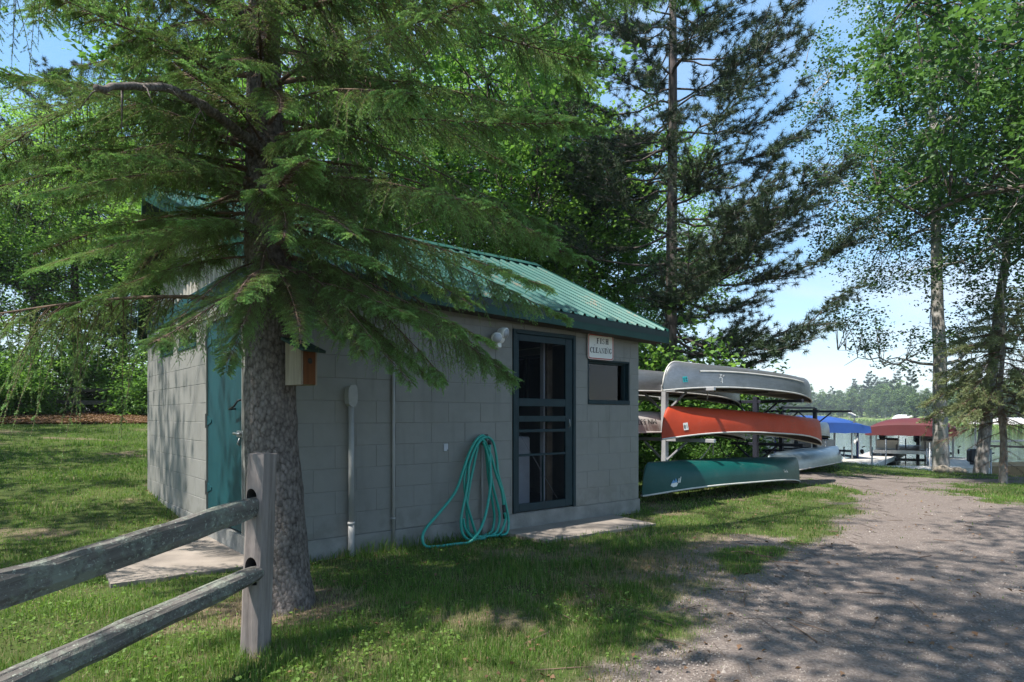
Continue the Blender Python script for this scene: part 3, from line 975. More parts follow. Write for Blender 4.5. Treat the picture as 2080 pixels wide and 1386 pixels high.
def glyph(ch):
    """slab-serif capitals in a box of height 1: list of polygons, and the width"""
    t, s, sl = .23, .11, .06           # stem, hairline, serif reach
    def rect(x0, y0, x1, y1): return [(x0, y0), (x1, y0), (x1, y1), (x0, y1)]
    def stem(x): return [rect(x, 0, x + t, 1), rect(x - sl, 0, x + t + sl, s), rect(x - sl, 1 - s, x + t + sl, 1)]
    def arc(cx_, cy_, rx, ry, a0, a1, n=14, w0=.23, w1=.11):
        out = []
        for k in range(n):
            A = [R(a0 + (a1 - a0) * (k + d) / n) for d in (0, 1)]
            P = []
            for a in A:
                w = w1 + (w0 - w1) * abs(math.cos(a))
                P.append(((cx_ + rx * math.cos(a), cy_ + ry * math.sin(a)), (cx_ + (rx - w) * math.cos(a), cy_ + (ry - w * .8) * math.sin(a))))
            out.append([P[0][0], P[1][0], P[1][1], P[0][1]])
        return out
    if ch == 'I': return stem(.08), .33
    if ch == 'F': return stem(.08) + [rect(.2, 1 - s, .60, 1), rect(.54, .78, .60, 1), rect(.2, .48, .48, .48 + s), rect(.43, .38, .48, .64)], .66
    if ch == 'E': return stem(.08) + [rect(.2, 1 - s, .60, 1), rect(.54, .78, .60, 1), rect(.2, .48, .48, .48 + s), rect(.43, .38, .48, .64), rect(.2, 0, .64, s), rect(.58, 0, .64, .25)], .70
    if ch == 'L': return stem(.08) + [rect(.2, 0, .62, s), rect(.56, 0, .62, .28)], .66
    if ch == 'H': return stem(.08) + stem(.52) + [rect(.2, .47, .56, .47 + s)], .78
    if ch == 'C': return arc(.40, .5, .38, .51, 45, 315) + [rect(.62, .70, .68, .98)], .74
    if ch == 'G': return arc(.40, .5, .38, .51, 45, 320) + [rect(.62, .70, .68, .98), rect(.52, .05, .69, .42), rect(.44, .38, .76, .44)], .80
    if ch == 'S':
        return arc(.31, .745, .26, .265, 20, 270, 12, .14, .07) + arc(.31, .265, .28, .275, -160, 90, 12, .14, .07) + [rect(.52, .72, .575, .98), rect(.03, .02, .085, .30)], .62
    if ch == 'A':
        return [[(.03, 0), (.10, 0), (.40, .92), (.36, 1.0)], [(.34, 1.0), (.44, 1.0), (.76, 0), (.58, 0)], rect(.19, .30, .58, .36), rect(-.02, 0, .22, s), rect(.48, 0, .84, s)], .82
    if ch == 'N':
        return [rect(.12, 0, .18, 1), rect(.62, 0, .68, 1), [(.05, 1), (.22, 1), (.68, .0), (.60, 0)], rect(.02, 0, .28, s), rect(.52, 1 - s, .78, 1), rect(.0, 1 - s, .16, 1)], .80
    return [], .4
def lettering(txt, h, width, x0, z0, y, name, mat, parent, flip=False):
    q = B()
    W = [glyph(c) for c in txt]
    tot = sum(w for _, w in W)
    gap = (width / h - tot * 1.0) / max(1, len(txt) - 1)
    x = 0
    for polys, w in W:
        for j, p in enumerate(polys):
            yy = y - .0001 * (j % 3)
            V = [(x0 + (x + a) * h, yy, z0 + b_ * h) for a, b_ in p]
            q.add(V, [list(range(len(V)))])
        x += w + gap
    return q.build(name, mat, parent)
lettering('FISH', .068, SWd * .46, -SWd * .17, .040, -.0315, 'lettering', M_INK, sg)
lettering('CLEANING', .066, SWd * .85, -SWd * .425, -.075, -.0315, 'lettering', M_INK, sg)

# twin flood light with motion sensor
fl, t0, z0 = wall_thing('flood_light', 1014, 688, 'white twin flood light with motion sensor beside the screen door', 'light')
q = B(); q.tube([(0, -.001, 0), (0, -.03, 0)], .055, 14); q.build('base', M_WHITE, fl)
def fl_off(px, py): t, z = front(px, py, .08); return t - t0, z - z0
for px, py, dx in ((1005, 686, -.5), (1019, 676, .45)):
    x, z = fl_off(px, py)
    hd = B()
    d = Vector((dx * .6, -.8, -.25)).normalized()
    c = Vector((x, -.10, z))
    hd.tube([c - d * .06, c - d * .045, c - d * .01, c + d * .035, c + d * .045], [.02, .038, .052, .06, .055], 16)
    hd.tube([(x * .3, -.03, z * .3), tuple(c - d * .06)], .012, 8)
    h = hd.build('lamp_head', M_WHITE, fl)
    q = B(); q.tube([c + d * .0445, c + d * .0475], .05, 16); q.build('lens', M_FRIDGE, h)
x, z = fl_off(1012, 702)
q = B(); q.box((x, -.075, z), (.06, .06, .05), 0, .008); q.tube([(x, -.04, z + .01), (0, -.02, 0)], .012, 8); q.build('sensor', M_WHITE, fl)

# conduit with cover box, second pipe
cd_, t0, z0 = wall_thing('conduit_riser', 709, 1130, 'thick grey conduit rising from the ground to a rounded cover on the wall', 'pipe')
zt = front(709, 825)[1] - z0; zc = front(709, 788)[1] - z0; zk = front(709, 1062)[1] - z0
q = B(); q.tube([(0, -.045, -.08), (0, -.045, zk)], .029, 14); q.tube([(0, -.045, zk), (0, -.045, zt + .03)], .025, 14); q.build('pipe', M_PLASTIC, cd_)
q = B(); q.tube([(0, -.045, zk - .012), (0, -.045, zk + .012)], .034, 14); q.build('coupling', M_PLASTIC, cd_)
pf = [(-.042, .02), (-.045, .10), (-.04, .155), (-.02, .185), (.025, .19), (.04, .17), (.045, .10), (.042, .03), (.02, -.005), (-.01, -.012)]
q = B(); q.poly_prism([(a, zt + b_) for a, b_ in pf], -.085, -.001); q.build('cover', M_PLASTIC, cd_)
cd2, t0, z0 = wall_thing('water_pipe', 797, 1110, 'thin grey pipe running down the block wall to the right of the conduit', 'pipe')
zt = front(797, 700)[1] - z0; zk = front(797, 1053)[1] - z0
q = B(); q.tube([(0, -.02, -.08), (0, -.02, zt)], .0155, 10); q.build('pipe', M_PLASTIC, cd2)
q = B(); q.tube([(0, -.02, zk - .01), (0, -.02, zk + .01)], .021, 10); q.mm(-.03, .03, -.006, -.001, zk - .008, zk + .008); q.build('strap', M_PLASTIC, cd2)

# blank plate on the wall, stand pipe with tap, hose
pl, t0, z0 = wall_thing('wall_plate_cover', 905, 909, 'small pale cover plate on the block wall left of the hose', 'cover plate')
q = B(); q.box((0, -.006, 0), (.055, .012, .075), 0, .004); q.build('plate', M_FRIDGE, pl)
q = B(); q.ball((.018, -.012, -.028), .006, 8, 5); q.build('screw', M_BLACK, pl)
tp, t0, z0 = wall_thing('hose_tap', 976, 1060, 'thin stand pipe with a brass tap that holds the teal hose', 'tap')
zt = front(976, 900)[1] - z0
q = B(); q.tube([(0, -.03, -.12), (0, -.03, zt)], .011, 8); q.build('pipe', M_PLASTIC, tp)
q = B(); q.tube([(0, -.03, zt - .02), (0, -.03, zt + .06)], [.02, .017], 10); q.tube([(0, -.03, zt + .03), (.02, -.09, zt + .035), (.03, -.11, zt - .0)], .013, 8)
q.mm(-.02, .06, -.012, -.001, zt - .01, zt + .09); q.build('tap_body', M_STEEL, tp)
q = B(); q.tube([(0.02, -.06, zt + .06), (0.02, -.06, zt + .085)], .006, 6); q.tube([(-.012, -.06, zt + .085), (.052, -.06, zt + .085)], .007, 6); q.build('tap_handle', M_BLACK, tp)

M_HOSE = simple('teal_hose_rubber', (.018, .29, .235), .38, var=.1, scale=20)
def spline(pts, n=12):
    P = [Vector(p) for p in pts]; out = []
    for i in range(len(P) - 1):
        p0, p1, p2, p3 = P[max(i - 1, 0)], P[i], P[i + 1], P[min(i + 2, len(P) - 1)]
        for k in range(n):
            t = k / n
            out.append(.5 * ((2 * p1) + (p2 - p0) * t + (2 * p0 - 5 * p1 + 4 * p2 - p3) * t * t + (3 * p1 - p0 - 3 * p2 + p3) * t ** 3))
    out.append(P[-1]); return out
ho = empty('garden_hose', sw(*front(980, 1110), 0) if False else sw(front(980, 1100)[0], -.1, 0), UA, 'coiled teal garden hose hung in long loops on the block wall', 'hose')
hx = front(980, 1100)[0]
def hp(px, py, off=.10):
    p = wall_pt(px, py, off); return (p.x - hx, p.y + .1, max(p.z, .025))
HC = []
# photo rows of one zoomed view: scale 4.95, origin (840, 860)
def z6(pts, off0, off1):
    n = len(pts); return [hp(840 + a / 4.95, 860 + b_ / 4.95, off0 + (off1 - off0) * i / (n - 1)) for i, (a, b_) in enumerate(pts)]
HC.append(z6([(735, 150), (690, 125), (630, 170), (560, 300), (500, 470), (420, 690), (260, 900), (130, 1050), (90, 1150), (120, 1235), (220, 1275), (330, 1295), (470, 1270), (550, 1225), (600, 1170)], .06, .30))
HC.append(z6([(600, 1170), (680, 1050), (740, 850), (775, 600), (770, 400), (765, 215)], .30, .09))
HC.append(z6([(735, 140), (650, 180), (590, 330), (530, 450), (510, 600), (535, 790), (580, 960), (640, 1130), (710, 1190), (790, 1180), (870, 1110), (925, 970), (915, 900)], .08, .16))
HC.append(z6([(905, 820), (890, 700), (860, 600), (820, 480), (780, 330), (720, 190), (680, 165)], .14, .10))
HC.append(z6([(680, 165), (620, 250), (560, 420), (550, 560), (520, 740), (480, 950), (490, 1100), (560, 1200), (650, 1225), (720, 1222)], .10, .20))
HC.append(z6([(740, 135), (800, 190), (835, 350), (850, 500), (890, 650), (930, 830), (955, 980), (940, 1100), (880, 1190)], .07, .18))
HC.append(z6([(720, 200), (735, 350), (755, 560), (800, 830), (812, 950), (790, 1080), (720, 1180), (640, 1190), (560, 1100), (540, 950), (535, 850), (560, 650), (600, 450), (650, 210)], .085, .07))
HC.append(z6([(700, 190), (740, 300), (775, 500), (800, 640), (850, 840), (865, 960), (840, 1080), (780, 1170), (700, 1200), (600, 1160), (520, 1060), (500, 960)], .12, .12))
q = B()
for c in HC: q.tube(spline(c, 10), .0148, 8)
q.build('coil', M_HOSE, ho)
for a, b_ in (((905, 820), (918, 960)), ((765, 170), (765, 215))):
    q = B(); q.tube(z6([a, b_], .14, .14), .0185, 8); q.build('coupling', M_BLACK, ho)

# ------------------------------------------------------------------ split rail fence in the foreground
def wood_material(name, c1, c2, lich=None, axis=2, bump=.6):
    t = NT(name)
    sc_ = [14, 14, 14]; sc_[axis] = .9
    v = t.coords('Object', tuple(sc_)); v0 = t.coords('Object')
    g = t.noise(v, 2.2, 6, .65, .6); b_ = t.noise(v0, 3, 4, .6)
    c = t.ramp(t.math('ADD', t.math('MULTIPLY', g, .7), t.math('MULTIPLY', b_, .3)), (.32, c1), (.66, c2))
    h = g
    if lich:
        n1 = t.noise(v0, 22, 5, .7); n2 = t.noise(v0, 5, 3, .5); n3 = t.noise(v0, 70, 3, .6)
        f = t.ramp(t.math('ADD', t.math('MULTIPLY', n1, .6), t.math('MULTIPLY', n2, .45)), (.50, (0, 0, 0)), (.60, (.75, .75, .75)))
        c = t.mix(f, c, lich)
        f2 = t.ramp(n3, (.60, (0, 0, 0)), (.66, (.7, .7, .7)))
        c = t.mix(f2, c, tuple(min(.6, x * 1.7) for x in lich))
        h = t.math('ADD', g, t.math('MULTIPLY', f, .5))
    t.set(.9, 0, .2, c); t.bump(h, bump, .008)
    return t.m
M_POST = wood_material('weathered_post_wood', (.115, .098, .092), (.30, .26, .245))
M_RAIL = wood_material('lichened_rail_wood', (.060, .054, .050), (.185, .172, .16), (.20, .22, .185), axis=0, bump=1.0)
fence = empty('split_rail_fence', (-1.37, 3.44, 0), 0, 'weathered split rail fence with two lichen covered rails in the foreground', 'fence')
def post_mesh():
    q = B()
    rn = random.Random(5)
    prof = [(-.075, -.06), (-.06, -.078), (.0, -.082), (.035, -.078), (.06, -.05), (.078, .02), (.06, .07), (0, .085), (-.06, .075), (-.078, .0)]
    zs = np.linspace(-.3, 1.07, 12)
    V, F = [], []
    n = len(prof)
    for z in zs:
        w = .84 + .04 * (1 - z) + rn.uniform(-.008, .008)
        lean = .035 * z
        for a, b_ in prof:
            zz_ = z + (rn.uniform(-.012, .004) if z > 1.0 else 0)
            V.append((a * w + lean + rn.uniform(-.002, .002), b_ * w + rn.uniform(-.002, .002), zz_))
    for i in range(len(zs) - 1):
        for j in range(n): F.append([i * n + j, i * n + (j + 1) % n, (i + 1) * n + (j + 1) % n, (i + 1) * n + j])
    F.append(list(range((len(zs) - 1) * n, len(zs) * n))); F.append(list(range(n))[::-1])
    q.add(V, F)
    return q
FD = Vector((-.30, -.955, 0)).normalized()
posto = post_mesh().build('post', [M_POST, M_DARK], fence, rot=(0, 0, 0))
# slots for the rails, cut through the post
def cut(o, cutter):
    md = o.modifiers.new('cut', 'BOOLEAN'); md.operation = 'DIFFERENCE'; md.object = cutter; md.solver = 'EXACT'
    dg = bpy.context.evaluated_depsgraph_get()
    me = bpy.data.meshes.new_from_object(o.evaluated_get(dg))
    o.modifiers.clear(); old = o.data; o.data = me
    bpy.data.objects.remove(cutter)
cb = B()
for zc in (.795, .435):
    M = Matrix.Translation((.02, -.0, zc)) @ Matrix.Rotation(math.atan2(FD.y, FD.x), 4, 'Z')
    pr = [(a * .030, b_ * .05 + .045) for a, b_ in ((math.cos(x), math.sin(x)) for x in np.linspace(0, PI, 9))] + [(-.030, -.052), (.030, -.052)]
    V = [(t_, a, b_) for t_ in (-.02, .3) for a, b_ in pr]; n = len(pr)
    cb.add(V, [list(range(n))[::-1], list(range(n, 2 * n))] + [[i, (i + 1) % n, (i + 1) % n + n, i + n] for i in range(n)], 1, False, M)
bpy.context.view_layer.update()
cutter = cb.build('cutter', [M_POST, M_DARK], fence)
bpy.context.view_layer.update()
cut(posto, cutter)
def rail_mesh(length, seed, hh, ww):
    q = B(); rn = random.Random(seed)
    V, F = [], []
    N = 26
    prof = [(-.5, -.32), (-.40, -.5), (.30, -.48), (.5, -.2), (.46, .30), (.34, .46), (.05, .5), (.02, .455), (-.06, .46), (-.10, .51), (-.36, .48), (-.5, .25)]
    n = len(prof)
    dz = 0
    for i in range(N):
        f = i / (N - 1)
        k = .86 + .18 * math.sin(f * PI) + rn.uniform(-.015, .015)
        e = min(1, .78 + f * 6, .78 + (1 - f) * 6)
        dz += rn.uniform(-.003, .003)
        for a, b_ in prof:
            V.append((f * length, a * ww * k * e + rn.uniform(-.003, .003) + .01 * math.sin(f * 5 + seed), b_ * hh * k * e + rn.uniform(-.003, .003) + dz - .025 * math.sin(f * PI)))
    for i in range(N - 1):
        for j in range(n): F.append([i * n + j, (i + 1) * n + j, (i + 1) * n + (j + 1) % n, i * n + (j + 1) % n])
    F.append(list(range(n))); F.append(list(range((N - 1) * n, N * n))[::-1])
    q.add(V, F)
    return q
RL = 2.55
for zc, seed, hh, ww, drop in ((.80, 1, .125, .064, .20), (.445, 2, .095, .100, .20)):
    o = rail_mesh(RL, seed, hh, ww).build('rail', M_RAIL, fence)
    d = (FD * RL + Vector((0, 0, -drop))).normalized()
    o.rotation_euler = (0, math.asin(-d.z), math.atan2(d.y, d.x))
    o.location = Vector((.03, .0, zc)) + FD * .025
p2 = posto.copy(); COL.objects.link(p2); p2.parent = fence; p2.location = FD * (RL + .02) + Vector((0, 0, -.2))

# ------------------------------------------------------------------ the spruce's bird house
M_BHW = wood_material('pale_bird_house_wood', (.20, .160, .12), (.36, .31, .25), bump=.3)
M_BHO = wood_material('cedar_front', (.095, .036, .016), (.165, .068, .030), bump=.3)
M_BHR = simple('dark_green_shingle', (.028, .058, .055), .9, bump=.5)
TRX, TRY = -1.535, 4.30                              # spruce trunk
bhp = at(612, 783, 4.14)
bh = empty('bird_house', bhp, R(59), 'wooden bird house with orange front and dark sloping roof on the spruce trunk', 'bird house')
w, d, hf, hb = .115, .145, .22, .28
q = B()
for sx in (-1, 1):
    q.poly_prism([(-d / 2, 0), (d / 2, 0), (d / 2, hb), (-d / 2, hf)], sx * w / 2 - .009, sx * w / 2 + .009, 0, 'X')
q.build('side', M_BHW, bh)
q = B(); q.mm(-w / 2 + .01, w / 2 - .01, -d / 2 - .008, -d / 2 + .012, .004, hf, 0, .002); fo = q.build('front_board', M_BHO, bh)
q = B(); q.tube([(0.0, -d / 2 - .0095, hf * .70), (0.0, -d / 2 - .0085, hf * .70)], .019, 14); q.build('entrance_hole', M_DARK, bh)
q = B(); q.mm(-w / 2 + .01, w / 2 - .01, d / 2 - .02, d / 2 - .002, 0, hb - .01); q.mm(-w / 2 + .01, w / 2 - .01, -d / 2 + .013, d / 2 - .021, .003, .02); q.build('back_board', M_BHW, bh)
q = B(); q.bar((0, -d / 2 - .05, hf - .005), (0, d / 2 + .01, hb + .018), w + .075, .018, 0, .002); q.build('roof', M_BHR, bh)

# ------------------------------------------------------------------ canoes
def canoe_funcs(L, BE, D, sheer, full=.55, stem=.13):
    def gun(x): return -sheer * abs(x) ** 3.0
    def wid(x): return max(.008, BE / 2 * max(0.0, 1 - abs(x) ** 2.3) ** .80)
    def keel(x):
        a = abs(x); g = gun(x)
        k = D - .02 * a ** 2
        if a > 1 - stem:
            e_ = (a - (1 - stem)) / stem
            k = g + (k - g) * math.sqrt(max(0, 1 - e_ ** 2.4))
        return k
    def pt(x, th, inset=0.0):
        """th -pi/2..pi/2 from one gunwale over the keel to the other"""
        a = abs(x); w_ = max(.002, wid(x) - inset); g = gun(x); k = keel(x) - inset
        p = full + (1.0 - full) * a ** 3
        u = (th + PI / 2)                               # 0..pi
        cy, sz_ = math.cos(u), math.sin(u)
        y = w_ * math.copysign(abs(cy) ** p, cy)
        z = g + max(0.0, k - g) * max(0, sz_) ** (.62 + .3 * a ** 3)
        return Vector((x * L / 2, -y, z))
    return gun, wid, keel, pt
def make_canoe(name, L, BE, D, sheer, m_hull, m_gun, m_in, label, thwarts=(0.0, .42, -.42), full=.55, stem=.13, strip=None, band=None, group=None):
    gun, wid, keel, pt = canoe_funcs(L, BE, D, sheer, full, stem)
    root = empty(name, (0, 0, 0), 0, label, 'canoe', group)
    N, K = 57, 20
    xs_ = [math.sin(x) for x in np.linspace(-PI / 2, PI / 2, N)]
    q = B(); V, F = [], []
    for lay, ins in ((0, 0.0), (1, .010)):
        for x in xs_:
            for j in range(K + 1): V.append(pt(x * .9995, -PI / 2 + PI * j / K, ins))
    nn = N * (K + 1)
    for lay in (0, 1):
        o = lay * nn
        for i in range(N - 1):
            for j in range(K):
                f = [o + i * (K + 1) + j, o + (i + 1) * (K + 1) + j, o + (i + 1) * (K + 1) + j + 1, o + i * (K + 1) + j + 1]
                F.append(f if lay == 0 else f[::-1])
    V = [tuple(v) for v in V]
    me = np_mesh('hull', V, F, [m_hull, m_in], smooth=True, midx=[0] * (len(F) // 2) + [1] * (len(F) // 2))
    link('hull', me, root)
    q = B()
    for s_ in (-PI / 2, PI / 2):
        q.tube([pt(x * .998, s_) + Vector((0, 0, .002)) for x in xs_], .014, 6)
    q.build('gunwale', m_gun, root)
    for x in thwarts:
        q = B(); w_ = wid(x); g = gun(x)
        q.mm(x * L / 2 - .03, x * L / 2 + .03, -w_ + .014, w_ - .014, g + .002, g + .022, 0, .004)
        q.build('thwart', m_gun, root)
    for x in (-.66, .58):
        q = B(); w_ = wid(x) * .80; g = gun(x)
        q.mm(x * L / 2 - .14, x * L / 2 + .14, -w_, w_, g + .05, g + .075, 0, .006)
        q.build('seat', m_gun, root)
    if strip:
        for sd in (-1, 1):
            q = B(); V, F = [], []
            n = 30
            for i in range(n):
                x = strip[0] + (strip[1] - strip[0]) * i / (n - 1)
                for th, of in ((strip[2] - .045, .001), (strip[2] - .03, .014), (strip[2] + .03, .014), (strip[2] + .045, .001)):
                    p = pt(x, sd * th); c = Vector((p.x, 0, gun(x)))
                    V.append(tuple(p + (p - c).normalized() * of))
            for i in range(n - 1):
                for j in range(3): F.append([i * 4 + j, (i + 1) * 4 + j, (i + 1) * 4 + j + 1, i * 4 + j + 1])
            q.add(V, F); q.build('side_rib', m_gun, root)
    if band:
        for sd in (-1, 1):
            xs2 = [sd * (1 - v) for v in np.linspace(0.0005, stem * 1.15, 22) ** 1.0]
            q = B(); q.tube([pt(x, 0) + Vector((sd * .004, 0, .003)) for x in xs2], .013, 6); q.build('stem_band', m_gun, root)
        q = B(); q.tube([pt(x, 0) + Vector((0, 0, .004)) for x in np.linspace(-.86, .86, 30)], .010, 6); q.build('keel', m_gun, root)
    return root, pt, gun, wid

def alu_material(name, c, rough):
    t = NT(name)
    v = t.coords('Object'); n = t.noise(v, 3, 5, .65); f = t.noise(v, 30, 4, .7); s_ = t.noise(t.coords('Object', (1, 9, 9)), 4, 4, .6)
    col = t.ramp(t.math('ADD', t.math('MULTIPLY', n, .6), t.math('MULTIPLY', s_, .4)), (.3, tuple(x * .72 for x in c)), (.7, tuple(min(1, x * 1.2) for x in c)))
    t.set(rough, .75, .5, col)
    t.l(t.math('ADD', t.math('MULTIPLY', f, .22), rough - .1), t.b.inputs['Roughness'])
    t.bump(n, .12, .02)
    return t.m
M_ALU = alu_material('dull_aluminium', (.27, .27, .275), .40)
M_ALUIN = simple('aluminium_inside', (.13, .12, .11), .7, .3)
M_PALE = simple('pale_canoe_hull', (.42, .39, .36), .5, var=.1)
def hull_material(name, c, scuff, rough, spec=.35):
    t = NT(name)
    v = t.coords('Object'); st = t.noise(t.coords('Object', (.9, 16, 16)), 3.5, 5, .7); n = t.noise(v, 2.2, 5, .6); f = t.noise(v, 26, 4, .7)
    col = t.ramp(n, (.3, tuple(x * .80 for x in c)), (.7, tuple(min(1, x * 1.15) for x in c)))
    col = t.mix(t.ramp(st, (.60, (0, 0, 0)), (.72, (.40, .40, .40))), col, scuff)
    col = t.mix(t.math('MULTIPLY', t.ramp(n, (.5, (0, 0, 0)), (.72, (.5, .5, .5))), t.ramp(f, (.45, (0, 0, 0)), (.6, (1, 1, 1)))), col, (.11, .095, .075))
    t.set(rough, 0, spec, col)
    t.l(t.math('ADD', t.math('MULTIPLY', f, .3), rough - .12), t.b.inputs['Roughness'])
    t.bump(st, .06, .01)
    return t.m
M_ORANGE = hull_material('orange_hull', (.42, .045, .012), (.42, .13, .07), .50)
M_TEAL = hull_material('dark_teal_hull', (.003, .066, .060), (.05, .13, .12), .40)
M_GREYB = alu_material('blue_grey_hull', (.26, .31, .34), .36)
M_VINYL = simple('pale_gunwale', (.50, .49, .47), .5)
M_DARKIN = simple('dark_hull_inside', (.05, .04, .035), .8)
M_STICK = simple('white_sticker', (.72, .72, .70), .5)
M_STICKT = simple('teal_sticker', (.02, .38, .42), .5)
M_STICKB = simple('blue_sticker', (.10, .28, .55), .5)

def text_mesh(txt, size, mat, name):
    c = bpy.data.curves.new(name, 'FONT'); c.body = txt; c.size = size; c.align_x = 'CENTER'; c.align_y = 'CENTER'; c.extrude = .0005
    o = bpy.data.objects.new(name, c); COL.objects.link(o)
    bpy.context.view_layer.update()
    me = bpy.data.meshes.new_from_object(o.evaluated_get(bpy.context.evaluated_depsgraph_get()))
    bpy.data.objects.remove(o); me.materials.clear(); me.materials.append(mat)
    return me
def on_hull(pt, x, th, root, me, name, lift=.004, spin=0.0):
    """lay a flat mesh (XY, reading along +X) on the hull; spin=pi turns it upside down"""
    p = pt(x, th); ex = (pt(x + .01, th) - pt(x - .01, th)).normalized(); et = (pt(x, th + .03) - pt(x, th - .03)).normalized()
    nrm = ex.cross(et)
    if nrm.dot(Vector((0, p.y, .2))) < 0: nrm = -nrm
    up = nrm.cross(ex)
    if up.z < 0: up = -up
    exx = up.cross(nrm)
    M = Matrix((exx, up, nrm)).transposed().to_4x4(); M.translation = p + nrm * lift
    o = link(name, me, root); o.matrix_local = M @ Matrix.Rotation(spin, 4, 'Z')
    return o
def plate(w_, h_, mat, name):
    q = B(); q.box((0, 0, 0), (w_, h_, .001), 0); return q.mesh(name, mat)
def put_canoe(root, pa, pb):
    """place so that the -x gunwale tip is near pa and the +x tip near pb"""
    pa, pb = Vector(pa), Vector(pb); d = pb - pa
    root.location = (pa + pb) / 2
    root.rotation_euler = (0, -math.atan2(d.z, math.hypot(d.x, d.y)), math.atan2(d.y, d.x))

SL = .48                                            # how far behind the front wall plane the canoe row lies
def row(px, s=SL):
    """distance along the shed direction at which a line parallel to the front wall, s behind it, meets a photo column"""
    k = (px - CX) / FPX
    bx, by = C0.x - .641 * s, C0.y + .767 * s
    return (k * by - bx) / (.767 - .641 * k)
def rowpt(px, py, s=SL):
    t = row(px, s); p = sw(t, s); return Vector((p.x, p.y, CAMZ + (HY - py) / FPX * p.y))

a, b_ = rowpt(1346, 794), rowpt(1646, 818)
L = (b_ - a).length; SHR = .11
c1, pt1, g1, w1 = make_canoe('canoe', L, .88, .36, SHR, M_ALU, M_VINYL, M_ALUIN, 'silver aluminium canoe upside down on the top arm of the rack, sticker 23', strip=(-.74, .62, 1.0), band=True, stem=.15)
put_canoe(c1, a + Vector((0, 0, SHR)), b_ + Vector((0, 0, SHR)))
on_hull(pt1, -.86, -1.30, c1, plate(.085, .085, M_STICKT, 'sticker'), 'sticker', .005)
on_hull(pt1, -.86, -1.30, c1, text_mesh('23', .075, M_INK, 'number'), 'number', .008, PI)
q = B()
rn = random.Random(4)
for k in range(9): q.box((rn.uniform(-.05, .05), rn.uniform(-.06, .06), 0), (rn.uniform(.015, .05), rn.uniform(.006, .015), .001), 0, 0, None, rn.uniform(0, 3))
on_hull(pt1, -.56, -1.33, c1, q.mesh('worn_decal', M_STICK), 'worn_decal', .005)

a, b_ = rowpt(1344, 893), rowpt(1667, 904)
L = (b_ - a).length; SHR = .17
c2, pt2, g2, w2 = make_canoe('canoe', L, .90, .36, SHR, M_ORANGE, M_VINYL, M_DARKIN, 'bright orange canoe upside down on the middle arms of the rack, sticker 18', stem=.085, full=.62)
put_canoe(c2, a + Vector((0, 0, SHR)), b_ + Vector((0, 0, SHR)))
on_hull(pt2, -.86, -1.32, c2, plate(.085, .11, M_STICK, 'sticker'), 'sticker', .005)
on_hull(pt2, -.86, -1.32, c2, text_mesh('18', .08, M_INK, 'number'), 'number', .008, PI)

a, b_ = rowpt(1304, 1009, .40), rowpt(1622, 981, .40)
L = (b_ - a).length; SHR = .14
c3, pt3, g3, w3 = make_canoe('canoe', L, .90, .36, SHR, M_TEAL, M_VINYL, M_DARKIN, 'dark green canoe lying upside down on the grass beside the shed corner', stem=.07, full=.62)
put_canoe(c3, a + Vector((0, 0, SHR + .005)), b_ + Vector((0, 0, SHR + .005)))
# fish-like badge and faded maker's mark
q = B()
q.poly_prism([(-.075, -.03), (-.03, -.055), (.03, -.05), (.06, -.01), (.02, .012), (-.05, .01)], 0, .001, 0, 'Z')
lg = on_hull(pt3, -.80, -1.38, c3, q.mesh('badge', M_STICK), 'badge', .006)
q = B(); q.poly_prism([(-.06, .0), (-.01, .055), (.01, .02), (.03, .07), (.055, .005)], .0012, .002, 0, 'Z'); on_hull(pt3, -.80, -1.38, c3, q.mesh('badge_wave', M_STICKB), 'badge_wave', .006)
q = B(); q.poly_prism([(.06, .0), (.085, .06), (.095, .06), (.08, -.01)], 0, .001, 0, 'Z'); q.poly_prism([(.085, -.0), (.12, .075), (.13, .075), (.10, -.01)], 0, .001, 0, 'Z'); on_hull(pt3, -.80, -1.38, c3, q.mesh('badge_tail', M_STICK), 'badge_tail', .006)
q = B()
for x0, wv in ((-.075, .03), (-.035, .012), (-.01, .03), (.03, .012), (.05, .02), (.075, .01)):
    q.box((x0, .012 * math.sin(x0 * 60), 0), (wv, .010, .001), 0, 0, None, .5); q.box((x0 + .008, -.015, 0), (.009, .03, .001), 0, 0, None, .2)
on_hull(pt3, .46, -1.30, c3, q.mesh('faded_mark', M_STICK), 'faded_mark', .006)

# back side of the rack
SB = 1.42
a = sw(5.35, SB, 1.62); b_ = sw(9.7, SB, 1.50)
c4, pt4, g4, w4 = make_canoe('canoe', (b_ - a).length, .88, .36, .10, M_ALU, M_VINYL, M_ALUIN, 'silver canoe on the back top arm of the rack, half hidden by the shed', band=True, stem=.12)
put_canoe(c4, a + Vector((0, 0, .10)), b_ + Vector((0, 0, .08)))
a = sw(5.0, SB, .93); b_ = sw(9.9, SB, .80)
c5, pt5, g5, w5 = make_canoe('canoe', (b_ - a).length, .86, .34, .14, M_PALE, M_VINYL, M_DARKIN, 'pale grey canoe lettered MN 5377 on the back of the rack behind the orange one', stem=.10)
put_canoe(c5, a + Vector((0, 0, .13)), b_ + Vector((0, 0, .13)))
on_hull(pt5, -.50, -1.22, c5, text_mesh('MN 5377 CL', .125, M_INK, 'registration'), 'registration', .006, PI)

a = sw(4.98, 2.45, 1.60); b_ = sw(9.2, 2.45, 1.52)
c8, _, _, _ = make_canoe('canoe', (b_ - a).length, .86, .35, .10, M_ALU, M_VINYL, M_ALUIN, 'silver canoe on the hindmost rack, seen through the shed door and end window', band=True, stem=.12)
put_canoe(c8, a + Vector((0, 0, .10)), b_ + Vector((0, 0, .08)))

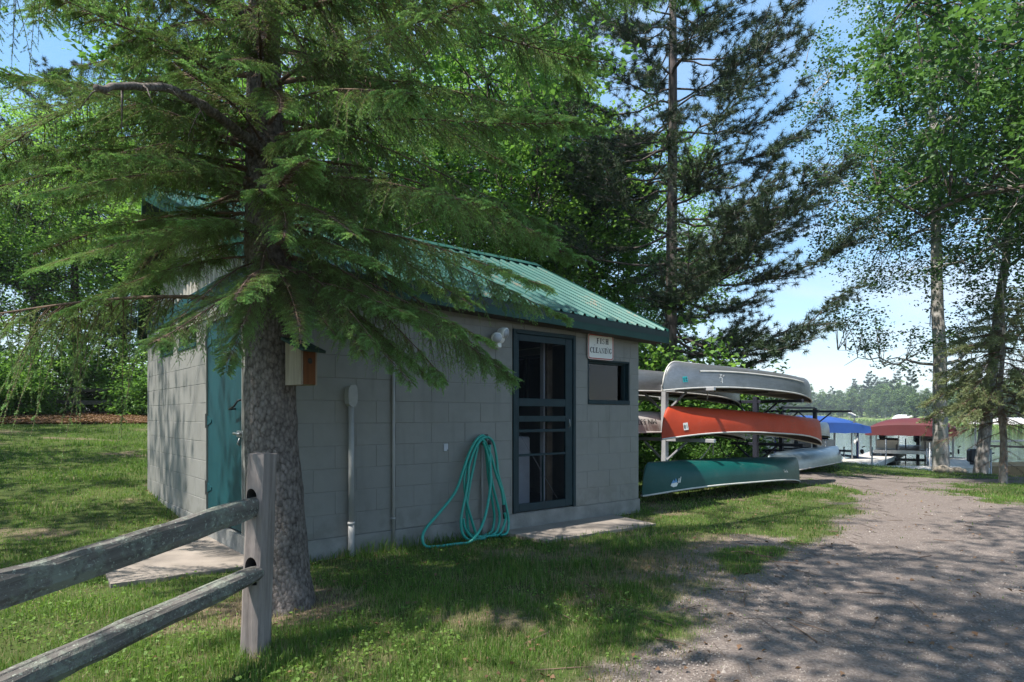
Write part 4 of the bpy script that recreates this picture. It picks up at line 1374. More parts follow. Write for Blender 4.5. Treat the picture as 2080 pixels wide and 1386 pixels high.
# ------------------------------------------------------------------ the racks
M_RACK = simple('rack_steel_light', (.44, .45, .47), .5, .35, var=.15)
M_RACKD = simple('rack_steel_dark_and_shade', (.030, .033, .05), .5, .3, var=.2)
def rack(label, posts, levels, arms, mat, beam=None):
    o0 = posts[0]
    r_ = empty('canoe_rack', (o0.x, o0.y, o0.z), UA, label, 'rack')
    inv = (Matrix.Translation(o0) @ Matrix.Rotation(UA, 4, 'Z')).inverted()
    for i, p in enumerate(posts):
        lp = inv @ p
        q = B(); top = levels[i][-1] + .06
        q.mm(lp.x - .045, lp.x + .045, lp.y - .045, lp.y + .045, lp.z - .25, top - o0.z, 0, .006); q.build('post', mat[i], r_)
        for z in levels[i]:
            zz_ = z - o0.z
            for s_, ln in ((-1, arms[0]), (1, arms[1])):
                q = B(); q.mm(lp.x - .028, lp.x + .028, lp.y + s_ * .046, lp.y + s_ * ln, zz_ - .06, zz_ - .005, 0, .004); q.build('arm', mat[i], r_)
                q = B(); q.bar((lp.x, lp.y + s_ * .047, zz_ - .36), (lp.x, lp.y + s_ * min(.42, ln * .8), zz_ - .062), .03, .03, 0, .003); q.build('brace', mat[i], r_)
    if beam:
        for z in beam:
            la, lb = inv @ posts[0], inv @ posts[-1]
            q = B(); q.bar((la.x + .046, la.y, z - o0.z), (lb.x - .046, lb.y, z - o0.z), .05, .05, 0, .004); q.build('beam', mat[-1], r_)
    return r_
P1 = sw(row(1350, .98), .98); P1.z = gzf(P1.x, P1.y)
P2 = sw(row(1535, .98), .98); P2.z = gzf(P2.x, P2.y)
rack('steel T-arm canoe rack right of the shed carrying silver and orange canoes', [P1, P2], [(.93, 1.72), (.78, 1.58)], (.92, .52), [M_RACK, M_RACKD])  # far post takes the dark steel colour as painted shade
P3_, P4_ = sw(5.75, 2.88), sw(8.0, 2.88)
for p_ in (P3_, P4_): p_.z = gzf(p_.x, p_.y)
rack('hindmost steel canoe rack close behind the shed end wall', [P3_, P4_], [(1.69,), (1.64,)], (.86, .3), [M_RACK, M_RACK])
Q1 = Vector((at(1587, 846, 15.9).x, 15.9, -.1)); Q2 = Vector((at(1655.5, 846, 17.0).x, 17.0, -.15))
rack('dark steel canoe rack nearer the lake with a bare top arm', [Q1, Q2], [(.45, 1.43), (.42, 1.43)], (.92, .92), [M_RACKD, M_RACKD], (1.49,))
# canoes of the second rack
qa = Q2 + Vector((-1.2, -1.6, 0)); 
a = at(1560, 935, 13.6); a.z = .0 ; b_ = at(1702, 941, 17.2); b_.z = .02
c6, _, _, _ = make_canoe('canoe', 5.0, .92, .36, .12, M_GREYB, M_VINYL, M_DARKIN, 'blue grey canoe lying upside down on the ground under the dark rack', stem=.07, full=.6)
put_canoe(c6, a + Vector((0, 0, .12)), b_ + Vector((0, 0, .12)))
c7, _, _, _ = make_canoe('canoe', 4.6, .85, .34, .10, M_ALU, M_VINYL, M_ALUIN, 'silver canoe on the dark rack, its end showing beside the orange canoe', stem=.10)
e7 = at(1684, 888, 17.6)
d7 = Vector((.767, .641, 0))
put_canoe(c7, e7 - d7 * 4.6 + Vector((0, 0, .12)), e7 + Vector((0, 0, .08)))

# rope loops hanging from the rack and canoes
M_ROPE = simple('old_rope', (.42, .38, .31), .9)
M_ROPED = simple('black_strap', (.02, .02, .022), .8)
def rope(label, pts, r_, m):
    p0 = Vector(pts[0])
    q = B(); q.tube([Vector(p) - p0 for p in spline(pts, 8)], r_, 6)
    return tag(q.build('rope', m, None, p0), label, 'rope')
rope('pale rope looping from under the orange canoe down to the green hull', [rowpt(1445, 893), rowpt(1441, 908), rowpt(1428, 926), rowpt(1412, 940), rowpt(1398, 947, .42), rowpt(1378, 944, .40)], .009, M_ROPE)
rope('short pale rope end hanging straight below the orange canoe', [rowpt(1447, 893), rowpt(1448, 908), rowpt(1448, 925)], .008, M_ROPE)
rope('black strap hanging in a loop behind the green canoe', [rowpt(1500, 890, .9), rowpt(1492, 910, .9), rowpt(1478, 926, .9), rowpt(1466, 915, .9), rowpt(1460, 890, .9)], .010, M_ROPED)
rope('knotted pale cord hanging from the silver canoe gunwale', [rowpt(1437, 787), rowpt(1437, 800), rowpt(1436, 812)], .008, M_ROPE)

# ------------------------------------------------------------------ docks, lifts and boats
M_DECK = wood_material('grey_dock_boards', (.36, .34, .31), (.52, .50, .47), axis=1, bump=.3)
M_ALW = simple('white_aluminium', (.70, .70, .70), .45, .2)
LQ = math.atan2(.60, .80)                             # heading of the docks: rotation of local +Y
def dock(label, p0, heading, length, width, top, mat_post=M_STEEL, poles=True):
    d = empty('dock', (p0[0], p0[1], top), -heading, label, 'dock')
    n = int(length / .30)
    bm_ = B(); bm_.box((0, 0, 0), (width, .285, .035), 0, .004); bme = bm_.mesh('plank', M_DECK)
    for i in range(n):
        o = link('plank', bme, d); o.location = (0, (i + .5) * .30, -.018)
    for s_ in (-1, 1):
        q = B(); q.mm(s_ * (width / 2 + .003), s_ * (width / 2 + .04), 0, n * .30, -.16, .01); q.build('side_beam', M_ALW, d)
    q = B(); q.mm(-width / 2, width / 2, -.04, -.003, -.16, .01); q.build('end_beam', M_ALW, d)
    if poles:
        k = max(2, int(length / 3))
        for i in range(k + 1):
            for s_ in (-1, 1):
                q = B(); y_ = .12 + i * (length - .5) / k; h_ = .45 + .15 * ((i * 7 + s_) % 3)
                q.tube([(s_ * (width / 2 + .07), y_, -1.6), (s_ * (width / 2 + .07), y_, h_)], .024, 8); q.build('pole', mat_post, d)
    return d
DZ = -.30
pA = at(1722, 944, 20.6); pB = at(1738, 947, 20.2)
dock('grey plank dock running out beside the blue canopied boat lift', (pA.x, pA.y), LQ, 10.2, 1.2, DZ)
c = at(1712, 952, 20.3)
dock('pale plank dock lying along the shore in front of the red canopy', (c.x, c.y - .0), math.atan2(1, -.12), 3.1, 1.1, DZ - .03, poles=False)
pC = at(1950, 948, 19.6)
dock('short grey dock to the right of the birch trunk', (pC.x, pC.y), math.atan2(.52, .85), 6.0, 1.4, DZ)

M_REDC = simple('dark_red_canvas', (.090, .013, .017), .75, var=.1, scale=1.5)
M_BLUEC = simple('blue_canvas', (.014, .065, .27), .7, var=.15, scale=1.2)
M_CREAM = simple('cream_boat_panel', (.62, .57, .47), .5)
M_TAN = simple('tan_hull', (.42, .30, .17), .5)
M_WHITEB = simple('white_boat_hull', (.72, .72, .72), .35)
M_NAVY = simple('navy_boat_stripe', (.012, .02, .12), .35)
def canopy(parent, w_, ln, z0, rise, val, mat, name='canopy'):
    """canvas cover over a boat lift: arched across, hipped at both ends, with a valance"""
    V, F = [], []
    na, nl = 14, 16
    for j in range(nl + 1):
        f = j / nl
        y_ = (f - .5) * ln
        e_ = min(1, min(f, 1 - f) / .16); e_ = math.sqrt(max(0, 1 - (1 - e_) ** 2))
        hh = rise * (.35 + .65 * e_)
        for i in range(na + 1):
            u = -1 + 2 * i / na
            z = z0 + hh * (1 - abs(u) ** 3.0)
            V.append((u * w_ / 2, y_, z))
    for j in range(nl):
        for i in range(na): F.append([j * (na + 1) + i, j * (na + 1) + i + 1, (j + 1) * (na + 1) + i + 1, (j + 1) * (na + 1) + i])
    # valance all round
    ring_ = [j * (na + 1) for j in range(nl + 1)] + [nl * (na + 1) + i for i in range(1, na + 1)] + [j * (na + 1) + na for j in range(nl - 1, -1, -1)] + [i for i in range(na - 1, 0, -1)]
    o = len(V); m = len(ring_)
    rn = random.Random(2)
    for k, i in enumerate(ring_):
        p = V[i]; V.append((p[0] * 1.015, p[1] * 1.008, min(p[2], z0) - val + .012 * math.sin(k * 2.1)))
    for k in range(m): F.append([ring_[k], ring_[(k + 1) % m], o + (k + 1) % m, o + k])
    q = B(); q.add(V, F, 0, True); q.sm = [i < na * nl for i in range(len(F))]; o_ = q.build(name, mat, parent)
    sm = o_.modifiers.new('thickness', 'SOLIDIFY'); sm.thickness = .012
    return o_
def boat_lift(label, p, heading, w_, ln, zc, rise, val, mat, zbot):
    lf = empty('boat_lift', p, -heading, label, 'boat lift')
    z = p[2]
    canopy(lf, w_, ln, zc - z, rise, val, mat)
    for sx in (-1, 1):
        for sy in (-.42, .42):
            q = B(); q.mm(sx * (w_ / 2 - .12) - .035, sx * (w_ / 2 - .12) + .035, sy * ln - .035, sy * ln + .035, zbot - z, zc - z - .01, 0, .004); q.build('post', M_STEEL if mat is not M_BLUEC else M_NAVY, lf)
        q = B(); q.bar((sx * (w_ / 2 - .12), -.42 * ln, -.25), (sx * (w_ / 2 - .12), .42 * ln, -.25), .07, .09); q.bar((sx * (w_ / 2 - .12), -.42 * ln + .036, zc - z - .05), (sx * (w_ / 2 - .12), .42 * ln - .036, zc - z - .05), .05, .05); q.build('side_beam', M_STEEL, lf)
    for sy in (-.42, .42):
        q = B(); q.bar((-(w_ / 2 - .16), sy * ln, -.42), (w_ / 2 - .16, sy * ln, -.42), .08, .10); q.build('cross_beam', M_BLACK, lf)
    q = B(); q.tube([(w_ / 2 + .02, -.42 * ln, -.05), (w_ / 2 + .08, -.42 * ln, -.05)], .09, 12); q.tube([(w_ / 2 + .05, -.42 * ln, .11), (w_ / 2 + .11, -.42 * ln - .1, .16)], .02, 6); q.build('winch', M_BLACK, lf)
    return lf
def pontoon_boat(label, p, heading, w_, ln, panel, stripe, railm):
    bt = empty('pontoon_boat', p, -heading, label, 'boat')
    for sx in (-1, 1):
        q = B(); ys = np.linspace(-ln / 2 - .1, ln / 2 - .3, 14); rr_ = [.05, .20, .27] + [.30] * 9 + [.28, .24]
        q.tube([(sx * (w_ / 2 - .36), y_, -.42 + (.12 if i == 0 else .05 if i == 1 else 0)) for i, y_ in enumerate(ys)], rr_, 16); q.build('pontoon', M_ALU, bt)
    q = B(); q.mm(-w_ / 2, w_ / 2, -ln / 2 + .15, ln / 2, -.10, -.02, 0, .01); q.build('deck', railm, bt)
    q = B(); q.mm(-w_ / 2 - .01, w_ / 2 + .01, -ln / 2 + .10, -ln / 2 + .149, -.14, .0); q.build('front_trim', M_ALW, bt)
    def pan(x0, x1, y0, y1, nm='fence_panel'):
        a = B()
        if abs(y1 - y0) < .1:
            a.mm(x0 + .03, x1 - .03, y0, y1, .05, .38)
        else:
            a.mm(x0, x1, y0 + .03, y1 - .03, .05, .38)
        o_ = a.build(nm, panel, bt)
        r_ = B()
        corners = [(x0, y0), (x1, y1)] if abs(y1 - y0) > .1 else [(x0, (y0 + y1) / 2), (x1, (y0 + y1) / 2)]
        if abs(y1 - y0) > .1: corners = [((x0 + x1) / 2, y0), ((x0 + x1) / 2, y1)]
        A, B_ = Vector((*corners[0], 0)), Vector((*corners[1], 0))
        for P_ in (A, B_): r_.bar(P_ + Vector((0, 0, -.018)), P_ + Vector((0, 0, .66)), .035, .035)
        r_.bar(A + Vector((0, 0, .66)), B_ + Vector((0, 0, .66)), .035, .035); r_.bar(A + Vector((0, 0, .03)), B_ + Vector((0, 0, .03)), .03, .03)
        r_.build('rail', M_ALW, o_)
    yf = -ln / 2 + .45
    pan(-w_ / 2 + .05, -.42, yf - .015, yf + .015); pan(.30, w_ / 2 - .05, yf - .015, yf + .015)
    for sx in (-1, 1):
        for k in range(3):
            y0 = yf + .06 + k * (ln - 1.2) / 3; pan(sx * (w_ / 2 - .05) - .012, sx * (w_ / 2 - .05) + .012, y0, y0 + (ln - 1.2) / 3 - .06)
    q = B(); q.mm(-w_ / 2 + .12, -.5, -ln / 2 + .7, -ln / 2 + 2.2, -.015, .42, 0, .05); q.mm(-w_ / 2 + .12, -w_ / 2 + .27, -ln / 2 + .7, -ln / 2 + 2.2, .42, .75, 0, .05); q.build('seat', stripe, bt)
    q = B(); q.mm(.5, w_ / 2 - .12, -ln / 2 + .7, -ln / 2 + 2.2, -.015, .42, 0, .05); q.mm(w_ / 2 - .27, w_ / 2 - .12, -ln / 2 + .7, -ln / 2 + 2.2, .42, .75, 0, .05); q.build('seat', stripe, bt)
    q = B(); q.mm(.25, w_ / 2 - .2, .4, .9, -.015, .85, 0, .06); q.build('console', panel, bt)
    q = B(); q.mm(-.18, .18, ln / 2 + .02, ln / 2 + .42, .1, .6, 0, .08); q.mm(-.07, .07, ln / 2 + .05, ln / 2 + .25, -.8, .1); q.build('outboard_motor', M_BLACK, bt)
    return bt
hd_r = math.atan2(.565, .825)
pr = at(1850, 919, 25.0)
fwd = Vector((math.sin(hd_r), math.cos(hd_r), 0))
cR = pr + fwd * 3.0; cR.z = .0
boat_lift('boat lift with a dark red canvas canopy at the lake edge', (cR.x, cR.y, 0), hd_r, 2.95, 7.4, .80, .40, .27, M_REDC, -1.6)
pontoon_boat('cream pontoon boat raised under the dark red canopy', (cR.x, cR.y, -.06), hd_r, 2.5, 6.4, M_CREAM, M_DARKIN, M_ALW)
pb_ = at(1648, 919, 24.5); hd_b = math.atan2(.02, .99)
fb_ = Vector((math.sin(hd_b), math.cos(hd_b), 0))
cB = pb_ + fb_ * 3.2; cB.z = 0
boat_lift('boat lift with a bright blue canvas canopy beside the dock', (cB.x, cB.y, 0), hd_b, 3.3, 8.6, .90, .40, .24, M_BLUEC, -1.6)
pontoon_boat('white and navy pontoon boat under the blue canopy', (cB.x, cB.y, -.02), hd_b, 2.5, 6.0, M_WHITEB, M_NAVY, M_WHITEB)

# bent white-headed pole by the blue lift, knotted white cloth on it
pp = at(1731, 930, 23.5)
lp = empty('dock_lamp', (pp.x, pp.y, pp.z), 0, 'bent pole with a slim white head beside the blue canopy', 'lamp')
k = 23.5 / FPX
def lq(px, py): return ((px - 1731) * k, 0, (930 - py) * k)
q = B(); q.tube(spline([lq(1731, 932), lq(1730, 885), lq(1733, 873), lq(1736, 845)], 6), .028, 8); q.build('pole', M_STEEL, lp)
q = B(); q.bar(lq(1724, 838), lq(1738, 845), .09, .07, 0, .02); q.build('head', M_WHITE, lp)
q = B()
for px0, py0 in ((1736, 882), (1739, 892), (1735, 898)): 
    v = lq(px0, py0); q.ball((v[0], v[1] - .05, v[2]), .06, 8, 6, 0, (.8, .8, 1.6))
tag(q.build('white_cloth', M_WHITE, None, (pp.x, pp.y, pp.z)), 'knotted white cloth hanging at the bent pole', 'cloth')

# white canopy at the right edge, small white canopy on the far shore
pw_ = at(2062, 858, 33)
boat_lift('boat lift with a white canopy past the leaning trunk', (pw_.x + .8, pw_.y, .2), math.atan2(.9, .45), 2.8, 6.0, .98, .22, .10, M_WHITE, -1.6)
pf_ = at(1840, 848, 205)
boat_lift('tiny white boat lift canopy on the far shore', (pf_.x, pf_.y, -.2), math.atan2(.9, .3), 3.2, 8.0, .8, 1.0, .3, M_WHITE, -1.5)

# small tan fishing boat with outboard, far right
pt_ = at(2062, 945, 18.6)
fbt = empty('fishing_boat', (17.2, 20.6, -.84), R(-8), 'tan fishing boat with black outboard motor behind the small spruce', 'boat')
V, F = [], []
N = 13
for i in range(N):
    f = i / (N - 1); x = -2.0 + 4.2 * f; w_ = .72 * (1 - max(0, (f - .55) / .45) ** 2.2) + .02; dp = .55 + .12 * f
    V += [(x, -w_, dp), (x, -w_ * .75, .02 + .25 * f ** 3), (x, w_ * .75, .02 + .25 * f ** 3), (x, w_, dp), (x, w_ * .92, dp), (x, w_ * .70, .10 + .25 * f ** 3), (x, -w_ * .70, .10 + .25 * f ** 3), (x, -w_ * .92, dp)]
for i in range(N - 1):
    for j in range(8): F.append([i * 8 + j, (i + 1) * 8 + j, (i + 1) * 8 + (j + 1) % 8, i * 8 + (j + 1) % 8])
F.append([0, 1, 6, 7]); F.append([1, 2, 5, 6]); F.append([2, 3, 4, 5])
q = B(); q.add(V, F); q.build('hull', M_TAN, fbt)
q = B(); q.mm(-.9, -.6, -.6, .6, .38, .44); q.build('seat', M_CREAM, fbt); q = B(); q.mm(.3, .6, -.6, .6, .40, .46); q.build('seat', M_CREAM, fbt)
q = B(); q.mm(-2.36, -2.02, -.13, .13, .62, 1.05, 0, .05); q.mm(-2.28, -2.12, -.05, .05, -.2, .62); q.bar((-2.02, 0, .80), (-1.55, .05, .92), .04, .04); q.build('outboard_motor', M_BLACK, fbt)

# boulders at the foot of the birch
M_ROCK = simple('pale_boulder', (.27, .235, .19), .9, var=.3, scale=6, bump=.6, bscale=20)
for i, (px, py, r_, lab) in enumerate(((1913, 955, .17, 'largest pale boulder at the foot of the birch'), (1927, 960, .12, 'middle sized boulder lying between the birch and the leaning tree'), (1944, 959, .13, 'reddish boulder right of the birch'), (1955, 962, .10, 'small dark boulder next to the leaning tree'))):
    Yd = 16.9
    p = at(px, py, Yd)
    bm_ = bmesh.new(); bmesh.ops.create_icosphere(bm_, subdivisions=2, radius=r_)
    rn = random.Random(i)
    for v in bm_.verts: v.co = v.co * (1 + rn.uniform(-.13, .13)); v.co.z *= .75; v.co.x *= 1.2
    me = bpy.data.meshes.new('boulder'); bm_.to_mesh(me); bm_.free(); me.materials.append(M_ROCK)
    for pl_ in me.polygons: pl_.use_smooth = True
    tag(link('boulder', me, None, (p.x, p.y, gzf(p.x, p.y) + r_ * .35), (0, 0, i)), lab, 'rock', 'boulders by the birch')

# background rail fence at the edge of the wood
M_OLDW = wood_material('old_grey_fence_wood', (.07, .062, .06), (.17, .155, .15), axis=0)
bf = empty('rail_fence', (-13, 21.5, gzf(-13, 21.5)), 0, 'dark old rail fence half hidden behind bushes at the wood edge', 'fence')
fx = [(-21.5, 19.8), (-18.5, 20.6), (-15.4, 21.6), (-12.4, 22.7), (-9.4, 23.8), (-6.4, 24.9)]
zb0 = gzf(-13, 21.5)
for i, (x, y) in enumerate(fx):
    zg = gzf(x, y) - zb0
    q = B(); q.mm(x + 13 - .07, x + 13 + .07, y - 21.5 - .07, y - 21.5 + .07, zg - .3, zg + 1.0, 0, .01); q.build('post', M_OLDW, bf)
    if i:
        x0, y0 = fx[i - 1]; z0 = gzf(x0, y0) - zb0
        for hz_ in (.38, .82):
            q = B(); q.bar((x0 + 13, y0 - 21.5, z0 + hz_), (x + 13, y - 21.5, zg + hz_ + .02), .09, .15, 0, .02); q.build('rail', M_OLDW, bf)

# ------------------------------------------------------------------ vegetation
M_SPBARK = barkmat('spruce_bark', (.050, .041, .037), (.255, .222, .205), 50, .65, 1.0, dist=.014)
M_SPTWIG = simple('spruce_twig_wood', (.13, .085, .06), .9, var=.3, scale=12)
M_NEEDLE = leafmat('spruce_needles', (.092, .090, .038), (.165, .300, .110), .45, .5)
M_OAKBARK = barkmat('oak_bark', (.035, .028, .024), (.15, .125, .11), 11, .28, 1.0)
M_PINEBARK = barkmat('pine_bark', (.045, .035, .033), (.19, .155, .145), 12, .35, 1.0)
M_GREYBARK = barkmat('grey_bark', (.11, .10, .094), (.36, .34, .32), 20, .4, .8, dist=.012)
M_LEAF = leafmat('green_leaves', (.038, .086, .024), (.112, .215, .052), .50)
M_LEAFB = leafmat('bright_leaves', (.052, .115, .028), (.145, .25, .062), .52)
M_BIRCHLEAF = leafmat('birch_leaves', (.024, .060, .022), (.080, .155, .045), .38)
M_MAPLELEAF = leafmat('maple_leaves', (.030, .075, .024), (.100, .190, .058), .40)
M_PINE = leafmat('pine_needles', (.026, .046, .028), (.072, .118, .050), .15, .5)
M_DEADSP = leafmat('thin_spruce_needles', (.11, .13, .07), (.22, .26, .13), .35, .6)
M_GRASS = leafmat('grass_blades', (.038, .078, .014), (.115, .19, .040), .45, .55)
M_STRAW = leafmat('dry_grass', (.16, .13, .07), (.34, .29, .17), .3, .8)
M_DEADLEAF = leafmat('fallen_leaves', (.07, .034, .018), (.25, .155, .095), .2, .8)
def birch_bark():
    t = NT('birch_bark')
    v = t.coords('Object', (1, 1, 1)); vs = t.coords('Object', (1.2, 1.2, 9))
    n = t.noise(v, 3.0, 5, .65); s_ = t.noise(vs, 3.5, 4, .6)
    c = t.ramp(n, (.35, (.22, .205, .19)), (.6, (.50, .48, .455)))
    c = t.mix(t.ramp(s_, (.60, (0, 0, 0)), (.66, (.75, .75, .75))), c, (.12, .10, .095))
    p = t.noise(v, 1.4, 4, .7)
    c = t.mix(t.ramp(p, (.60, (0, 0, 0)), (.68, (.85, .85, .85))), c, (.055, .048, .045))
    t.set(.75, 0, .3, c); t.bump(s_, .4, .01)
    return t.m
M_BIRCH = birch_bark()

def rot_frames(d):
    """for unit vectors d (n,3): two perpendicular unit vectors"""
    up = np.where(np.abs(d[:, 2:3]) < .9, np.array([[0, 0, 1.0]]), np.array([[1.0, 0, 0]]))
    a = np.cross(d, up); a /= np.linalg.norm(a, axis=1)[:, None]
    return a, np.cross(d, a)
def unit(v): return v / (np.linalg.norm(v, axis=-1, keepdims=True) + 1e-12)

def needles_on(P0, D, L, per, nlen, nwid, rng, tint, fwd=.75):
    """thin triangles round straight shoots: P0,D (n,3), L (n,), tint (n,)"""
    n = len(P0)
    idx = np.repeat(np.arange(n), per)
    f = rng.random(n * per)
    a, b = rot_frames(D)
    ang = rng.random(n * per) * 2 * PI
    base = P0[idx] + D[idx] * (L[idx] * f)[:, None]
    side = a[idx] * np.cos(ang)[:, None] + b[idx] * np.sin(ang)[:, None]
    dr = unit(D[idx] * fwd + side + np.array([0, 0, .12]))
    ln = nlen * rng.uniform(.75, 1.2, n * per) * (1 - .35 * f ** 3)
    wv = np.cross(dr, rng.normal(size=(n * per, 3))); wv = unit(wv) * (nwid / 2)
    V = np.stack([base - wv, base + wv, base + dr * ln[:, None]], 1).reshape(-1, 3)
    F = np.arange(len(V)).reshape(-1, 3)
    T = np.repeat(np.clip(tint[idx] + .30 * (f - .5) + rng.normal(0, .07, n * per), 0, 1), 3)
    return V, F, T

def tubes(paths, radii, sides=3):
    """many tubes of equal point count: paths (n,k,3), radii (n,k)"""
    n, k, _ = paths.shape
    d = np.gradient(paths, axis=1); d = unit(d)
    a, b = rot_frames(d.reshape(-1, 3)); a = a.reshape(n, k, 3); b = b.reshape(n, k, 3)
    ang = np.arange(sides) * 2 * PI / sides
    ring_ = paths[:, :, None] + radii[:, :, None, None] * (np.cos(ang)[None, None, :, None] * a[:, :, None] + np.sin(ang)[None, None, :, None] * b[:, :, None])
    V = ring_.reshape(-1, 3)
    id_ = np.arange(n * k * sides).reshape(n, k, sides)
    F = np.stack([id_[:, :-1], np.roll(id_[:, :-1], -1, 2), np.roll(id_[:, 1:], -1, 2), id_[:, 1:]], -1).reshape(-1, 4)
    return V, F

# ---- spruce boughs: a few shapes of bough, each a wood mesh and a needle mesh, used many times
def spruce_bough(L, seed, droop=.42, lift=.12, hang=.35, dens=1.0, bare=.16):
    rng = np.random.default_rng(seed)
    s = np.linspace(0, 1, 26)
    wob = rng.normal(0, .02, 2)
    main = np.stack([L * s * (1 - .06 * s), .10 * L * (np.sin(s * 3 + wob[0] * 60) * s) * .5, L * (lift * s - droop * s ** 1.8 + .20 * droop * s ** 4)], -1)
    V1, F1 = tube_vf(main.tolist(), np.interp(s, [0, .3, 1], [.016 * L / 3 + .008, .012, .003]).tolist(), 6, False)
    def mp(t): return np.stack([np.interp(t, s, main[:, i]) for i in range(3)], -1)
    n2 = int(L * 38 * dens)
    t2 = np.sort(rng.uniform(bare, .995, n2))
    P0 = mp(t2); T0 = unit(mp(np.minimum(t2 + .01, 1)) - mp(t2 - .01))
    side = np.where(np.arange(n2) % 2 == 0, 1.0, -1.0)
    lat = np.stack([-T0[:, 1], T0[:, 0], T0[:, 2] * 0], -1) * side[:, None]
    l2 = (.14 + .36 * np.sin(PI * np.clip((t2 - bare) / (1 - bare), 0, 1) ** .75) ** .8 * (1 - .35 * t2)) * rng.uniform(.55, 1.15, n2) * (L / 3) ** .5
    hg = hang * rng.uniform(.2, 1.9, n2) * (1.25 - .8 * t2)
    D2 = unit(T0 * rng.uniform(.25, .70, n2)[:, None] + lat * rng.uniform(.6, 1.0, n2)[:, None] + np.stack([0 * hg, 0 * hg, .12 - hg * .5], -1))
    k = 6; u = np.linspace(0, 1, k)
    paths = P0[:, None] + D2[:, None] * (l2[:, None] * u)[:, :, None]
    paths[:, :, 2] -= (hg * l2)[:, None] * (u ** 1.7) * 1.3
    Vt, Ft = tubes(paths, np.repeat(np.linspace(.0045, .0012, k)[None], n2, 0), 3)
    nd_ = 26
    td = rng.uniform(.03, .34, nd_); pd = mp(td); dd_ = unit(np.stack([rng.uniform(-.1, .8, nd_), rng.choice((-1, 1), nd_) * rng.uniform(.3, 1, nd_), rng.uniform(-.9, .2, nd_)], -1)); ld = rng.uniform(.08, .34, nd_)
    pathd = pd[:, None] + dd_[:, None] * (ld[:, None] * u)[:, :, None]; pathd[:, :, 2] -= .25 * ld[:, None] * u ** 2; pathd += rng.normal(0, .006, pathd.shape)
    Vd, Fd = tubes(pathd, np.repeat(np.linspace(.004, .0012, k)[None], nd_, 0), 3)
    Vt, Ft = np.concatenate([Vt, Vd]), np.concatenate([Ft, Fd + len(Vt)])
    nv = len(V1)
    wood = np_mesh('branch', np.concatenate([np.array(V1), Vt]), np.concatenate([np.array(F1), Ft + nv]), M_SPTWIG, smooth=True)
    # shoots on the branchlets, alternate sides
    Ps, Ds, Ls, Ts = [], [], [], []
    for side_ in (-1, 1):
        for j in range(6):
            f = .16 + .82 * (j + .5 * (side_ > 0)) / 6.5
            keep = rng.random(n2) < .92
            i0 = f * (k - 1); ia = int(i0); fr_ = i0 - ia
            p = paths[:, ia] * (1 - fr_) + paths[:, min(ia + 1, k - 1)] * fr_
            d = unit(paths[:, min(ia + 1, k - 1)] - paths[:, ia])
            la = np.cross(d, np.array([0, 0, 1.0])); la = unit(la) * side_
            dd = unit(d * .8 + la * rng.uniform(.6, 1.0, n2)[:, None] + np.stack([0 * l2, 0 * l2, rng.uniform(-.45, .1, n2)], -1))
            ls = np.clip(.46 * l2 * (1.10 - f), .055, .15) * rng.uniform(.7, 1.25, n2)
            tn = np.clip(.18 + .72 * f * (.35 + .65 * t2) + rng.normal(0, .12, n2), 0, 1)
            Ps.append(p[keep]); Ds.append(dd[keep]); Ls.append(ls[keep]); Ts.append(tn[keep])
    # the branchlets' own needles, tint painted lighter outward for fresh growth and lit tops
    for j in range(1, k - 1):
        d = paths[:, j + 1] - paths[:, j]; l_ = np.linalg.norm(d, axis=1)
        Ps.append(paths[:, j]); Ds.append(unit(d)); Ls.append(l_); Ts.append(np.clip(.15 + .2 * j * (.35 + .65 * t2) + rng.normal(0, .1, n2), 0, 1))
    P, D, Ln, T = map(np.concatenate, (Ps, Ds, Ls, Ts))
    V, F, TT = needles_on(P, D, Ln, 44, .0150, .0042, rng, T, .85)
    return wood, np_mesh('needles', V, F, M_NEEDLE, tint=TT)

BOUGHS = [spruce_bough(3.0, 11), spruce_bough(3.0, 12, .55, .10, .75, .9), spruce_bough(2.4, 13, .38, .16, .40, 1.05), spruce_bough(3.4, 14, .48, .08, .60, .9), spruce_bough(2.6, 15, .30, .05, 1.0, .8, .22)]
BL = [3.0, 3.0, 2.4, 3.4, 2.6]
def trunk_mesh(name, pts, radii, mat, sides=18, rough=.012, seed=1, flare=None, rows=None):
    """trunk with an uneven skin"""
    P = np.array(pts, float); s = np.linspace(0, 1, len(P)); n = rows or 60
    u = np.linspace(0, 1, n) ** 1.15
    P = np.stack([np.interp(u, s, P[:, i]) for i in range(3)], -1); rr_ = np.interp(u, s, radii)
    V, F = tube_vf(P.tolist(), rr_.tolist(), sides, True)
    V = np.array(V); nb = len(V)
    c = np.repeat(P, sides, 0); d = V - c; l_ = np.linalg.norm(d, axis=1)
    a = np.tile(np.arange(sides), n)
    nz = fbm(a * .9 + seed * 10, np.repeat(u, sides) * n * .45, seed, 3) - .5
    k = 1 + nz * 2 * rough / np.maximum(l_, .02)
    if flare:
        h = V[:, 2] - P[0, 2]
        k *= 1 + flare * np.exp(-np.maximum(h, 0) / .16) * (.65 + .6 * np.sin(a * 2 * PI / sides * 4 + seed) ** 2)
    V = c + d * k[:, None]
    b = B(); b.add(V.tolist(), F, 0, True)
    return b.mesh(name, mat)

